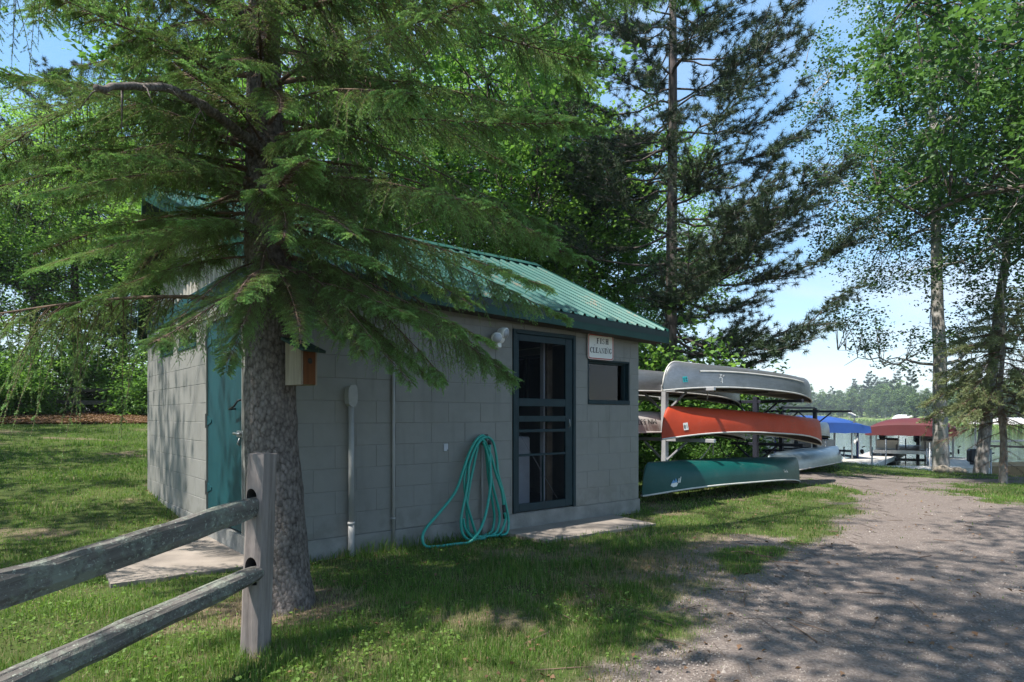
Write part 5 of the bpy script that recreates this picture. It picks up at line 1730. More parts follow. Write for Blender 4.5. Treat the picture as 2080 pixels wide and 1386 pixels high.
spruce = empty('spruce_tree', (TRX, TRY, 0), 0, 'tall spruce with drooping boughs and scaly trunk in front of the shed', 'tree')
SPH = 16.5
link('trunk', trunk_mesh('trunk', [(0, 0, -.15), (-.075, 0, 1.1), (-.11, .02, 2.4), (-.145, .05, 3.8), (-.10, .05, 8), (0, 0, SPH)], [.200, .172, .142, .105, .070, .01], M_SPBARK, 24, .012, 3, .28, 120), spruce)
rs = random.Random(21)
def add_bough(z, az, which, scale, pitch=0.0, roll=0.0, root=spruce, top=SPH):
    w_, nd = BOUGHS[which]
    o = link('branch', w_, root, (0, 0, z), None)
    r0 = .08 * (1 - z / top)
    o.rotation_euler = Matrix.Rotation(az, 4, 'Z').to_3x3().to_4x4().to_euler()
    M = Matrix.Translation((r0 * math.cos(az) - .12 * min(1, z / 3), r0 * math.sin(az), z)) @ Matrix.Rotation(az, 4, 'Z') @ Matrix.Rotation(-pitch, 4, 'Y') @ Matrix.Rotation(roll, 4, 'X') @ Matrix.Scale(scale, 4)
    o.matrix_local = M
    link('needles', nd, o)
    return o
# boughs that the photograph shows one by one: height, bearing (degrees from +X, anticlockwise), shape, size, pitch
for z, az, wh, sc_, pi_ in (
    (2.02, 177, 4, 1.02, 8),        # long thin level branch to the left
    # low sprays right of the trunk, over the wall and the roof
    (2.16, -28, 2, 0.50, -6), (2.24, -6, 2, 0.66, -10), (2.34, 14, 1, 0.62, -6), (2.40, -44, 0, 0.46, -2), (2.46, 36, 1, 0.72, -2), (2.52, -18, 0, 0.66, -2), (2.60, 8, 3, 0.62, 0),
    (2.68, -58, 2, 0.55, 2), (2.74, 52, 0, 0.70, 0), (2.80, -30, 3, 0.58, 2), (2.88, 20, 0, 0.80, 4), (2.95, -5, 1, 0.66, 4),
    (2.25, 275, 1, .30, -30), (2.32, 300, 0, .34, -28), (2.20, 322, 2, .38, -24), (2.30, 245, 0, .32, -26), (2.40, 285, 1, .34, -22),
    (2.16, -24, 0, .42, -22), (2.24, -6, 2, .48, -25), (2.28, -40, 1, .36, -18), (2.12, -52, 2, .32, -20), (2.22, 12, 0, .44, -22), (2.36, -14, 1, .50, -16),
    # left of the trunk
    (2.44, 158, 2, 0.50, 0), (2.52, 205, 2, 0.44, 2), (2.62, 178, 0, 0.52, 2), (2.70, 228, 2, 0.48, 4), (2.80, 150, 1, 0.70, 2), (2.90, 196, 3, 0.60, 4), (2.98, 240, 0, 0.58, 8), (3.02, 120, 0, 0.64, 2),
    (2.72, 163, 2, .52, 0), (2.80, 190, 0, .42, 4), (2.90, 207, 2, .52, 6), (2.98, 172, 0, .48, 4), (3.08, 198, 1, .50, 8), (3.14, 222, 0, .48, 10), (2.66, 150, 0, .50, 0),
    # towards the camera, short, covering the trunk
    (2.50, 262, 2, 0.36, -4), (2.64, 290, 2, 0.40, -2), (2.78, 254, 0, 0.40, 2), (2.92, 300, 0, 0.46, 2), (3.08, 272, 2, 0.50, 4), (3.2, 310, 1, 0.58, 6), (3.28, 250, 2, 0.58, 8), (3.42, 286, 0, 0.55, 8),
    # second tier
    (3.06, 62, 1, 0.72, 4), (3.12, -20, 0, 0.70, 6), (3.26, 28, 3, 0.66, 6), (3.38, 92, 1, 0.72, 4), (3.44, -38, 3, 0.59, 10), (3.50, 4, 0, 0.78, 8), (3.56, 164, 3, 0.82, 8), (3.64, 236, 3, 0.72, 14),
    (3.70, -62, 1, 0.74, 12), (3.76, 44, 0, 0.78, 8), (3.92, -14, 3, 0.74, 12), (3.96, 130, 1, 0.81, 8), (4.04, 264, 0, 0.66, 16), (4.08, 20, 0, 0.84, 12), (4.16, 218, 1, 0.95, 14), (4.22, -46, 0, 0.77, 16), (4.30, 70, 3, 0.75, 10),
    # third tier, passing out of the picture at the top
    (4.40, 172, 3, 0.98, 14), (4.46, -22, 1, 0.97, 16), (4.52, 284, 0, 0.74, 20), (4.58, 8, 3, 0.90, 14), (4.62, 244, 3, 0.84, 18), (4.68, -68, 0, 0.92, 20), (4.74, 34, 1, 0.97, 12), (4.78, 202, 0, 1.08, 16), (4.86, -4, 0, 1.03, 18), (4.90, 150, 0, 1.10, 14)):
    add_bough(z, R(az), wh, sc_, R(pi_), R(rs.uniform(-14, 14)))
for i in range(46):
    zz_ = 2.08 + i * .062
    add_bough(zz_, R((i * 137.5 if i % 3 else rs.uniform(215, 325)) + rs.uniform(-20, 20)), rs.choice((0, 1, 2)), rs.uniform(.30, .50), R(rs.uniform(-16, 0)), R(rs.uniform(-20, 20)))
# two thick, almost bare old limbs towards the viewer's left
for pts_, r_a, r_b in (([(-.10, 0, 3.00), (-.13, -.6, 2.98), (-.12, -1.2, 2.85), (-.09, -1.78, 2.56)], .036, .012), ([(-.12, 0, 3.72), (-.12, -.5, 3.68), (-.08, -1.0, 3.50), (-.02, -1.5, 3.32)], .034, .020),
                       ([(-.12, .02, 3.95), (-.6, -.15, 4.02), (-1.2, -.35, 4.0)], .034, .020)):
    sp_ = spline(pts_, 8)
    q = B(); q.tube([p + Vector((rs.uniform(-.008, .008), rs.uniform(-.008, .008), rs.uniform(-.008, .008))) for p in sp_], [r_a + (r_b - r_a) * i / (len(sp_) - 1) for i in range(len(sp_))], 10)
    for i in range(3, len(sp_) - 1, 2):
        p = sp_[i]; d_ = Vector((rs.uniform(-.5, .5), rs.uniform(-.3, .2), rs.uniform(-.6, .2)))
        q.tube([p, p + d_ * .15, p + d_ * .33 + Vector((0, 0, -.05))], [.006, .004, .002], 4)
    q.build('dead_limb', M_SPBARK, spruce)
z = 4.95
k = 0
while z < SPH - .3:
    f = (z - 4.9) / (SPH - 4.9)
    add_bough(z, k * 2.399 + rs.uniform(-.3, .3), rs.choice((0, 1, 2, 3)), max(.12, (1.0 - f) * .92) * rs.uniform(.85, 1.1), R(16 + 16 * f + rs.uniform(-6, 6)), R(rs.uniform(-15, 15)))
    z += .36 + .10 * f; k += 1

# ---- broad-leaved trees
def leaf_quads(C, rng, size, spread_n, tint, droop=.3, fold=.18):
    n = len(C)
    az = rng.random(n) * 2 * PI
    ax = unit(np.stack([np.cos(az), np.sin(az), rng.normal(-droop, .3, n)], -1))
    nr = unit(np.stack([rng.normal(0, spread_n, n), rng.normal(0, spread_n, n), np.ones(n)], -1))
    sd = unit(np.cross(nr, ax)); nr = np.cross(ax, sd)
    s_ = size * rng.uniform(.65, 1.25, n)[:, None]
    V = np.stack([C - ax * s_ * .5, C + sd * s_ * .36 + nr * s_ * fold, C + ax * s_ * .55, C - sd * s_ * .36 + nr * s_ * fold], 1).reshape(-1, 3)
    return V, np.arange(4 * n).reshape(-1, 4), np.repeat(tint, 4)
def broad_tree(seed, H, base, R_, tr, n_limb=9, n_cl=420, per=60, leaf=.11, clump=.42, mats=(M_OAKBARK, M_LEAF), lean=(0, 0), flat=1.0, cz=None, top=.92, limb_r=.42, up=.5):
    rng = np.random.default_rng(seed)
    k = 14; u = np.linspace(0, 1, k)
    wob = np.cumsum(rng.normal(0, .05 * H / 12, (k, 2)), 0); wob -= wob[0]
    ht = H * top
    trunk = np.stack([lean[0] * u + wob[:, 0] * u, lean[1] * u + wob[:, 1] * u, -.3 + (ht + .3) * u], -1)
    rad = tr * np.interp(u, [0, .06, .4, 1], [1.25, 1.0, .72, .08])
    tm_ = [(trunk, rad, 10)]
    nodes, nr_ = [trunk[int(k * .45):]], [rad[int(k * .45):]]
    c0 = np.array([lean[0] * .7, lean[1] * .7, (base + H) / 2 if cz is None else cz]); ext = np.array([R_, R_, (H - base) / 2])
    for i in range(n_limb):
        f = .28 + .60 * (i + rng.random()) / n_limb
        hz_ = max(base * .75, f * ht) if i > 1 else max(base * .7, .2 * ht)
        f = (hz_ + .3) / (ht + .3)
        p0 = np.array([np.interp(f, u, trunk[:, j]) for j in range(3)]); r0 = np.interp(f, u, rad) * limb_r * rng.uniform(.8, 1.3)
        az = i * 2.4 + rng.uniform(-.4, .4)
        ln = R_ * rng.uniform(.75, 1.05) * math.sqrt(max(.15, 1 - ((p0[2] + .25 * R_ - c0[2]) / ext[2]) ** 2)) if abs(p0[2] + .25 * R_ - c0[2]) < ext[2] else R_ * .4
        m = 9; v = np.linspace(0, 1, m)
        d = np.array([math.cos(az), math.sin(az)])
        w2 = np.cumsum(rng.normal(0, .05 * ln, (m, 3)), 0); w2 -= w2[0]
        lb = np.stack([p0[0] + d[0] * ln * v + w2[:, 0], p0[1] + d[1] * ln * v + w2[:, 1], p0[2] + ln * (up * v * (1 - .35 * v)) + w2[:, 2]], -1)
        tm_.append((lb, r0 * (1 - .88 * v), 6))
        nodes.append(lb[2:]); nr_.append((r0 * (1 - .88 * v))[2:])
        for j in range(3):                               # side limbs
            q_ = rng.integers(2, 7); a2 = az + rng.choice((-1, 1)) * rng.uniform(.5, 1.1); l2 = ln * rng.uniform(.3, .55); v2 = np.linspace(0, 1, 6)
            w3 = np.cumsum(rng.normal(0, .05 * l2, (6, 3)), 0); w3 -= w3[0]
            s2 = np.stack([lb[q_, 0] + math.cos(a2) * l2 * v2, lb[q_, 1] + math.sin(a2) * l2 * v2, lb[q_, 2] + l2 * rng.uniform(.0, .7) * v2], -1) + w3
            rr_ = r0 * (1 - .88 * v[q_]) * .6
            tm_.append((s2, rr_ * (1 - .85 * v2), 5)); nodes.append(s2[1:]); nr_.append((rr_ * (1 - .85 * v2))[1:])
    V, F, o = [], [], 0
    for p, r_, sd in tm_:
        a, b_ = tube_vf(p.tolist(), np.maximum(r_, .006).tolist(), sd, False)
        V += a; F += [[i + o for i in f_] for f_ in b_]; o += len(a)
    ND = np.concatenate(nodes)
    d = unit(rng.normal(size=(n_cl, 3))); rr_ = rng.random(n_cl) ** (1 / 2.4)
    CL = c0 + d * rr_[:, None] * ext * np.array([1, 1, flat])
    CL[:, :2] += (fbm(CL[:, 2] * .6, d[:, 0] * 2, seed, 2)[:, None] - .5) * R_ * .5
    i_ = ((CL[:, None] - ND[None]) ** 2 * np.array([1, 1, .7])).sum(2).argmin(1)
    st = ND[i_]
    # pull far clumps towards their limb so that no twig is longer than about 1.5 clumps' reach
    dv = CL - st; l_ = np.linalg.norm(dv, axis=1); mx = R_ * .42
    CL = st + dv * np.minimum(1, mx / np.maximum(l_, 1e-6))[:, None]
    kk_ = 4; u4 = np.linspace(0, 1, kk_)
    path = st[:, None] + (CL - st)[:, None] * u4[None, :, None]
    path[:, 1:-1] += rng.normal(0, .06, (n_cl, kk_ - 2, 3)); path[:, :, 2] += np.sin(u4 * PI)[None] * .12
    Vt, Ft = tubes(path, np.repeat(np.linspace(.016, .004, kk_)[None], n_cl, 0) * (R_ / 4), 3)
    wood = np_mesh('trunk', np.concatenate([np.array(V), Vt]), np.concatenate([np.array(F), Ft + len(V)]), mats[0], smooth=True)
    idx = np.repeat(np.arange(n_cl), per); n = len(idx)
    cs = clump * rng.uniform(.7, 1.3, n_cl)
    off = rng.normal(size=(n, 3)) * np.array([1, 1, .5]) * cs[idx][:, None] * .55
    along = rng.random(n) ** .6
    Cn = st[idx] * (1 - along[:, None]) * .5 + CL[idx] * (1 - .5 * (1 - along[:, None])) + off
    ctint = np.clip(.45 + .25 * rng.normal(size=n_cl) + .20 * (CL[:, 2] - c0[2]) / ext[2], 0, 1)
    T = np.clip(ctint[idx] + rng.normal(0, .12, n), 0, 1)
    V, F, T = leaf_quads(Cn, rng, leaf, .85, T)
    return wood, np_mesh('crown', V, F, mats[1], tint=T)

def plant_tree(name, mesh2, loc, rz, sc_, label, group=None, cat='tree', names=('trunk', 'crown')):
    r_ = empty(name, loc, rz, label, cat, group)
    r_.scale = (sc_, sc_, sc_) if not isinstance(sc_, tuple) else sc_
    link(names[0], mesh2[0], r_); link(names[1], mesh2[1], r_)
    return r_
def P3(px, Y, dz=0.0):
    x = (px - CX) / FPX * Y
    return (x, Y, gzf(x, Y) + dz)

OAK_A = broad_tree(31, 13.5, 2.6, 5.2, .30, 11, 430, 58, .13, .50, lean=(.5, .3), up=.55)
OAK_B = broad_tree(32, 15.5, 3.0, 4.6, .22, 10, 390, 58, .125, .46, mats=(M_OAKBARK, M_LEAFB), up=.7)
OAK_C = broad_tree(33, 11.0, 1.2, 4.0, .16, 10, 350, 58, .12, .42, mats=(M_OAKBARK, M_LEAFB), up=.45)
# the big forked oak straight behind the roof
plant_tree('oak_tree', OAK_A, P3(735, 14.2), R(150), 1.12, 'dark forked oak rising straight behind the shed roof')
WL, WG = 'leafy green tree in the wood behind the shed and lawn', 'trees of the wood behind the shed'
rt = random.Random(77)
wood_spots = [(-420, 19, 'B', .95), (-210, 24, 'C', 1.15), (-60, 26.5, 'B', 1.0), (70, 23.5, 'C', 1.0), (250, 24.5, 'C', 1.0), (330, 29.5, 'B', 1.0), (415, 24.0, 'C', 1.05),
              (500, 28, 'A', .9), (600, 20.5, 'B', .85), (850, 23, 'C', 1.1), (935, 18.5, 'B', .85), (1020, 25, 'B', 1.0), (1085, 19.5, 'C', 1.05), (1200, 21.0, 'C', 1.0), (1275, 25, 'C', 1.1),
              (-600, 26, 'A', 1.2), (-800, 24, 'B', 1.1), (150, 36, 'B', 1.0), (700, 35, 'A', 1.0), (-250, 36, 'A', 1.2)]
for px, Y, kd, sc_ in wood_spots:
    plant_tree('leafy_tree', {'A': OAK_A, 'B': OAK_B, 'C': OAK_C}[kd], P3(px, Y, -.1), rt.uniform(0, 6.28), sc_ * rt.uniform(.94, 1.06), WL, WG)
# shrubs: undergrowth at the wood edge and behind the racks
def shrub(seed, h, r_, n_cl, per, leaf, mats):
    rng = np.random.default_rng(seed)
    n_st = 14
    st = []
    for i in range(n_st):
        az = rng.random() * 6.28; l_ = rng.uniform(.4, 1) * r_; u = np.linspace(0, 1, 6)
        st.append(np.stack([math.cos(az) * l_ * u ** 1.3, math.sin(az) * l_ * u ** 1.3, -.05 + h * rng.uniform(.6, 1.0) * u], -1) + np.cumsum(rng.normal(0, .03, (6, 3)), 0))
    st = np.array(st)
    V, F = tubes(st, np.repeat(np.linspace(.014, .004, 6)[None], n_st, 0), 4)
    wood = np_mesh('stems', V, F, mats[0], smooth=True)
    pts = st[:, 1:].reshape(-1, 3)
    C = pts[rng.integers(0, len(pts), n_cl)] + rng.normal(size=(n_cl, 3)) * np.array([.28, .28, .2]) * r_
    C[:, 2] = np.abs(C[:, 2] - .08) + .08
    idx = np.repeat(np.arange(n_cl), per); n = len(idx)
    Cn = C[idx] + rng.normal(size=(n, 3)) * np.array([1, 1, .6]) * .15
    T = np.clip(np.clip(.45 + .22 * rng.normal(size=n_cl), 0, 1)[idx] + rng.normal(0, .12, n), 0, 1)
    V, F, T = leaf_quads(Cn, rng, leaf, .6, T)
    return wood, np_mesh('leaves', V, F, mats[1], tint=T)
SHR_A = shrub(41, 1.9, 1.15, 170, 26, .10, (M_OAKBARK, M_LEAFB))
SHR_B = shrub(42, 1.3, 1.0, 130, 26, .085, (M_OAKBARK, M_LEAF))
SG = 'bushes along the edge of the wood'
for i, px in enumerate(list(range(-330, 330, 46)) + list(range(352, 640, 60))):
    for row_ in (0, 1):
        ratio = (px + rt.uniform(-20, 20) - CX) / FPX
        Y = (25.2 + row_ * 2.4 + rt.uniform(-.6, .8)) / (.83 - .56 * ratio)
        if row_ == 0 and 110 < px < 310 and rt.random() < .55: continue
        x = ratio * Y
        plant_tree('bush', (SHR_A, SHR_B)[(i + row_) % 2], (x, Y, gzf(x, Y) - .05), rt.uniform(0, 6), rt.uniform(.85, 1.5), 'green bush at the edge of the wood behind the lawn', SG, 'bush', ('stems', 'leaves'))
for px, Y, k_, sc_ in ((1310, 14.5, 0, 1.3), (1345, 15.8, 1, 1.6), (1385, 14.6, 0, 1.2), (1420, 16.0, 1, 1.5), (1455, 15.2, 0, 1.15), (1290, 16.5, 0, 1.7), (1330, 18, 1, 1.8), (1400, 18.5, 0, 1.6), (1470, 18.0, 1, 1.35), (1500, 19.5, 1, .8), (1360, 12.9, 1, .55), (1405, 12.9, 1, .5), (1440, 13.4, 1, .55), (1320, 12.4, 1, .5), (1480, 15.0, 1, .5)):
    plant_tree('bush', (SHR_A, SHR_B)[k_], P3(px, Y, -.05), rt.uniform(0, 6), sc_, 'bush growing behind the canoe racks', 'bushes behind the canoe racks', 'bush', ('stems', 'leaves'))

# ---- red pine
def pine_tree(seed, H, tr, first, Lmax, n_w=26, tuft=42, nl=.15, nw=.0125, mats=(M_PINEBARK, M_PINE), spread=1.0):
    rng = np.random.default_rng(seed)
    k = 16; u = np.linspace(0, 1, k)
    trunk = np.stack([.12 * np.sin(u * 4), .1 * np.sin(u * 3 + 1), -.3 + (H + .3) * u], -1)
    rad = tr * np.interp(u, [0, .05, .6, 1], [1.2, 1, .6, .06])
    V, F = tube_vf(trunk.tolist(), rad.tolist(), 12, False); V = list(V); F = list(F)
    P, D = [], []
    for i in range(n_w):
        h = first + (H - first) * (i / n_w) ** 1.0
        f = (h - first) / (H - first)
        for j in range(rng.integers(2, 4)):
            az = rng.random() * 6.28; ln = Lmax * (1 - f) ** .65 * rng.uniform(.6, 1.08) * min(1, .65 + f * 3) + .4
            m = 12; v = np.linspace(0, 1, m)
            p0 = np.array([np.interp(h, trunk[:, 2], trunk[:, q_]) for q_ in range(3)])
            up = rng.uniform(-.16, .22) + .3 * f
            w3 = np.cumsum(rng.normal(0, .018 * ln, (m, 3)), 0); w3 -= w3[0]
            lb = np.stack([p0[0] + math.cos(az) * ln * v, p0[1] + math.sin(az) * ln * v, p0[2] + ln * (up * v + .16 * v ** 3 - .12 * np.sin(v * PI))], -1) + w3
            r0 = np.interp(h, trunk[:, 2], rad) * .26
            a, b_ = tube_vf(lb.tolist(), (r0 * (1 - .82 * v)).tolist(), 5, False); o = len(V); V += a; F += [[q_ + o for q_ in f_] for f_ in b_]
            # side twigs carrying tufts
            ns = int(7 + ln * 7.5)
            for q_ in range(ns):
                t_ = rng.uniform(.28, 1.0)
                b0 = np.array([np.interp(t_, v, lb[:, c_]) for c_ in range(3)])
                a2 = az + rng.choice((-1, 1)) * rng.uniform(.3, 1.15); l2 = ln * (.30 * (1.1 - t_) + .06) * rng.uniform(.5, 1.3) * spread
                e_ = b0 + np.array([math.cos(a2) * l2, math.sin(a2) * l2, l2 * rng.uniform(-.05, .5)])
                a, b_ = tube_vf([b0.tolist(), ((b0 + e_) / 2 + rng.normal(0, .02, 3)).tolist(), e_.tolist()], [.010, .008, .006], 3, False); o = len(V); V += a; F += [[c_ + o for c_ in f_] for f_ in b_]
                nt_ = 1 + int(l2 / .22)
                for c_ in range(nt_):
                    g = 1 - c_ * .22 / max(l2, .22)
                    P.append(b0 + (e_ - b0) * g + rng.normal(0, .035, 3)); D.append(unit(e_ - b0 + np.array([0, 0, .15 * l2])))
            P.append(lb[-1]); D.append(unit(lb[-1] - lb[-2]))
    P, D = np.array(P), np.array(D)
    n = len(P); idx = np.repeat(np.arange(n), tuft)
    dr = unit(D[idx] * .55 + rng.normal(size=(n * tuft, 3)) * .75)
    base = P[idx] - D[idx] * (rng.random(n * tuft) * .10)[:, None]
    ln = nl * rng.uniform(.7, 1.2, n * tuft)
    wv = unit(np.cross(dr, rng.normal(size=dr.shape))) * nw / 2
    NV = np.stack([base - wv, base + wv, base + dr * ln[:, None]], 1).reshape(-1, 3)
    T = np.repeat(np.clip(rng.normal(.45, .22, n)[idx] + rng.normal(0, .1, n * tuft), 0, 1), 3)
    b = B(); b.add(V, F, 0, True)
    return b.mesh('trunk', mats[0]), np_mesh('crown', NV, np.arange(len(NV)).reshape(-1, 3), mats[1], tint=T)
PINE = pine_tree(51, 17.5, .170, 2.0, 4.7, 42)
plant_tree('red_pine', PINE, P3(1365, 16.2, -.05), R(40), 1.0, 'tall red pine with long dark boughs behind the canoe rack')
PINE2 = pine_tree(52, 14, .17, 3.0, 3.6, 20)
plant_tree('red_pine', PINE2, P3(160, 24.5, -.1), R(200), 1.0, 'dark pine trunk standing among leafy trees at the left wood edge')
plant_tree('red_pine', PINE, P3(1130, 21.5, -.1), R(220), .95, 'dark pine behind the right end of the shed roof')

# ---- right hand side: birch, leaning grey tree, maple, thin spruce
BIRCH = broad_tree(61, 15.0, 2.3, 3.7, .185, 13, 760, 60, .086, .34, mats=(M_BIRCH, M_BIRCHLEAF), lean=(-.25, 0), up=.30, limb_r=.30, top=.97)
plant_tree('birch_tree', BIRCH, P3(1911, 17.3, -.05), R(20), 1.0, 'birch with pale straight trunk and airy crown by the docks')
LEANT = broad_tree(62, 14.0, 5.0, 4.3, .16, 10, 400, 60, .10, .46, mats=(M_GREYBARK, M_MAPLELEAF), lean=(1.9, .5), up=.5)
plant_tree('grey_tree', LEANT, P3(1988, 17.2, -.05), 0, 1.0, 'thick leaning grey trunk right of the birch')
MAPLE = broad_tree(63, 14.0, 3.6, 5.2, .26, 12, 620, 60, .135, .46, mats=(M_OAKBARK, M_MAPLELEAF), up=.42)
plant_tree('maple_tree', MAPLE, P3(2420, 11.4), R(75), 1.0, 'broad maple whose boughs hang in from the right edge')
plant_tree('maple_tree', MAPLE, P3(2420, 19.5), R(200), 1.05, 'second maple behind, filling the right edge of the picture')
ts = empty('small_spruce', P3(2037, 13.9, -.03), 0, 'thin half bare young spruce standing in front of the leaning tree', 'tree')
link('trunk', trunk_mesh('trunk', [(0, 0, -.1), (.02, 0, 1), (-.04, .03, 2), (.02, 0, 3.2), (0, 0, 4.4)], [.080, .066, .055, .036, .008], M_GREYBARK, 12, .010, 9, .3, 40), ts)
def thin_bough(seed, L):
    rng = np.random.default_rng(seed)
    s = np.linspace(0, 1, 10)
    main = np.stack([L * s, .06 * np.sin(s * 4 + seed), L * (.10 * s - .42 * s ** 1.6)], -1)
    V1, F1 = tube_vf(main.tolist(), np.interp(s, [0, 1], [.014, .003]).tolist(), 5, False)
    n2 = 44; t2 = rng.uniform(.12, 1, n2)
    P0 = np.stack([np.interp(t2, s, main[:, i]) for i in range(3)], -1)
    sd = rng.choice((-1, 1), n2); l2 = rng.uniform(.12, .42, n2)
    D2 = unit(np.stack([rng.uniform(.4, 1, n2), sd * rng.uniform(.4, 1, n2), rng.uniform(-.7, .1, n2)], -1))
    u = np.linspace(0, 1, 4); paths = P0[:, None] + D2[:, None] * (l2[:, None] * u)[:, :, None]; paths[:, :, 2] -= .18 * l2[:, None] * u ** 2
    Vt, Ft = tubes(paths, np.repeat(np.linspace(.005, .002, 4)[None], n2, 0), 3)
    wood = np_mesh('branch', np.concatenate([np.array(V1), Vt]), np.concatenate([np.array(F1), Ft + len(V1)]), M_SPTWIG)
    live = t2 > .35
    Ps, Ds, Ls = [], [], []
    for j in range(1, 4):
        p = paths[live, j]
        for _ in range(4):
            Ps.append(p); Ds.append(unit(D2[live] + rng.normal(0, .5, (live.sum(), 3)))); Ls.append(rng.uniform(.06, .15, live.sum()))
    P, D, Ln = map(np.concatenate, (Ps, Ds, Ls))
    V, F, T = needles_on(P, D, Ln, 16, .024, .011, rng, rng.uniform(.2, .9, len(P)))
    return wood, np_mesh('needles', V, F, M_DEADSP, tint=T)
TB = [thin_bough(71, 1.2), thin_bough(72, 1.0)]
TBD = TB[0][0]
for i in range(66):
    zb = 1.35 + i * .0445 + rs.uniform(-.03, .03)
    w_, nd = TB[i % 2]
    o = link('branch', w_, ts)
    sc_ = (1.22 - .20 * abs(zb - 2.4)) * rs.uniform(.75, 1.15) if zb < 3.4 else max(.25, 1.0 - (zb - 2.6) * .45)
    o.matrix_local = Matrix.Translation((0, 0, zb)) @ Matrix.Rotation(i * 2.4 + rs.uniform(-.3, .3), 4, 'Z') @ Matrix.Rotation(R(-10 if zb > 3 else 4), 4, 'Y') @ Matrix.Scale(sc_, 4)
    if zb > 1.75: link('needles', nd, o)
for i in range(12):
    o = link('branch', TBD, ts)
    o.matrix_local = Matrix.Translation((0, 0, .5 + i * .09)) @ Matrix.Rotation(i * 2.1, 4, 'Z') @ Matrix.Rotation(R(12), 4, 'Y') @ Matrix.Scale(rs.uniform(.3, .6), 4)

# ---- shade trees of the same place that stand just outside the picture, behind and left of the camera
SHADE_A = broad_tree(64, 14.5, 7.4, 5.6, .24, 12, 190, 60, .13, .50, mats=(M_OAKBARK, M_LEAF), lean=(3.6, 2.0), up=.45)
SHADE_B = broad_tree(65, 14.0, 7.5, 4.6, .20, 10, 250, 60, .12, .46, mats=(M_OAKBARK, M_LEAF), lean=(-2.2, 4.6), up=.45)
plant_tree('oak_tree', SHADE_A, (-2.7, -2.7, 0), 0, 1.0, 'leaning oak standing left behind the viewpoint, out of the picture')
plant_tree('oak_tree', SHADE_B, (5.4, -2.2, 0), 0, 1.0, 'leaning oak standing right behind the viewpoint, out of the picture')
SHADE_C = broad_tree(66, 13.0, 3.5, 3.8, .17, 10, 130, 58, .12, .46, mats=(M_OAKBARK, M_LEAF), up=.6)
plant_tree('oak_tree', SHADE_C, (-10.2, 3.4, gzf(-10.2, 3.4)), R(80), 1.0, 'tall leafy oak standing left of the fence beyond the picture edge')
plant_tree('oak_tree', OAK_C, (-13.6, 6.6, gzf(-13.6, 6.6)), R(30), 1.05, 'low leafy tree standing left of the lawn beyond the picture edge')
plant_tree('oak_tree', OAK_A, (-18.5, 12, gzf(-18.5, 12)), R(130), .95, 'oak standing far left of the lawn beyond the picture edge')

# ---- far shore wood
M_FARL = leafmat('far_leaves', (.045, .085, .032), (.16, .235, .085), .3, .7)  # both far leaf colours are paled and dulled to carry some haze
M_FARD = leafmat('far_dark_leaves', (.036, .068, .034), (.11, .165, .070), .3, .7)
FAR_A = broad_tree(81, 14, .1, 5.0, .3, 6, 150, 34, .50, .8, mats=(M_OAKBARK, M_FARL))
FAR_B = broad_tree(82, 15, .2, 4.2, .3, 6, 140, 34, .45, .75, mats=(M_OAKBARK, M_FARD))
FAR_C = broad_tree(84, 16, .8, 3.0, .25, 6, 100, 34, .45, .7, mats=(M_BIRCH, M_FARL))
FAR_P = pine_tree(83, 20, .3, 7, 3.6, 12, 7, .7, .14)
rf = random.Random(5)
cnt = 0
def far_pos(px, off):
    d0 = np.interp(px, [f_[0] for f_ in fs], [f_[1] for f_ in fs])
    d = d0 + off; x = (px - CX) / FPX * d
    z = np.interp(off, [0, 5, 14, 30, 70, 160], [-.9, .05, .35, 1.2, 3.0, 5.5])
    return (x, d, z)
for row_, (off, step) in enumerate(((14, 15), (24, 17), (42, 19), (70, 22))):
    px = 1470
    while px < 2260:
        d0 = np.interp(px, [f_[0] for f_ in fs], [f_[1] for f_ in fs])
        m = rf.choice((FAR_A, FAR_B, FAR_C))
        sc_ = rf.uniform(.55, .95) * (1 + row_ * .10) * (1.0 if d0 > 200 else .62)
        plant_tree('shore_tree', m, far_pos(px + rf.uniform(-6, 6), off * (1 if d0 > 200 else .55) + rf.uniform(-4, 4)), rf.uniform(0, 6), sc_, 'leafy tree in the wood on the far shore', 'trees on the far shore')
        cnt += 1
        px += step * rf.uniform(.75, 1.2) * (1 if d0 > 200 else 1.9)
for px, off, sc_ in ((1735, 40, .95), (1765, 55, 1.1), (1778, 48, 1.0), (1800, 44, .9), (1822, 50, .95), (1690, 60, .8), (1850, 30, .8), (1640, 60, .8)):
    plant_tree('shore_pine', FAR_P, far_pos(px, off), rf.uniform(0, 6), sc_, 'pine rising above the wood on the far shore', 'pines on the far shore')
# reeds along the far shore
rng = np.random.default_rng(91)
n = 5000
u_ = rng.random(n); off = rng.uniform(-3, 6, n)
bx, by = np.interp(u_, np.linspace(0, 1, 140), FSX), np.interp(u_, np.linspace(0, 1, 140), FSY)
l_ = np.hypot(bx, by); bx, by = bx + bx / l_ * off, by + by / l_ * off
ht = rng.uniform(.4, 1.1, n); a_ = rng.random(n) * 6.28; wd = .35
V = np.stack([np.stack([bx - wd * np.cos(a_), by - wd * np.sin(a_), np.full(n, -.75)], -1), np.stack([bx + wd * np.cos(a_), by + wd * np.sin(a_), np.full(n, -.75)], -1), np.stack([bx + rng.normal(0, .3, n), by, -.75 + ht], -1)], 1).reshape(-1, 3)
tag(link('reeds', np_mesh('reeds', V, np.arange(3 * n).reshape(-1, 3), M_GRASS, tint=np.repeat(rng.uniform(.4, 1, n), 3))), 'pale green reeds along the far shore', kind='stuff')

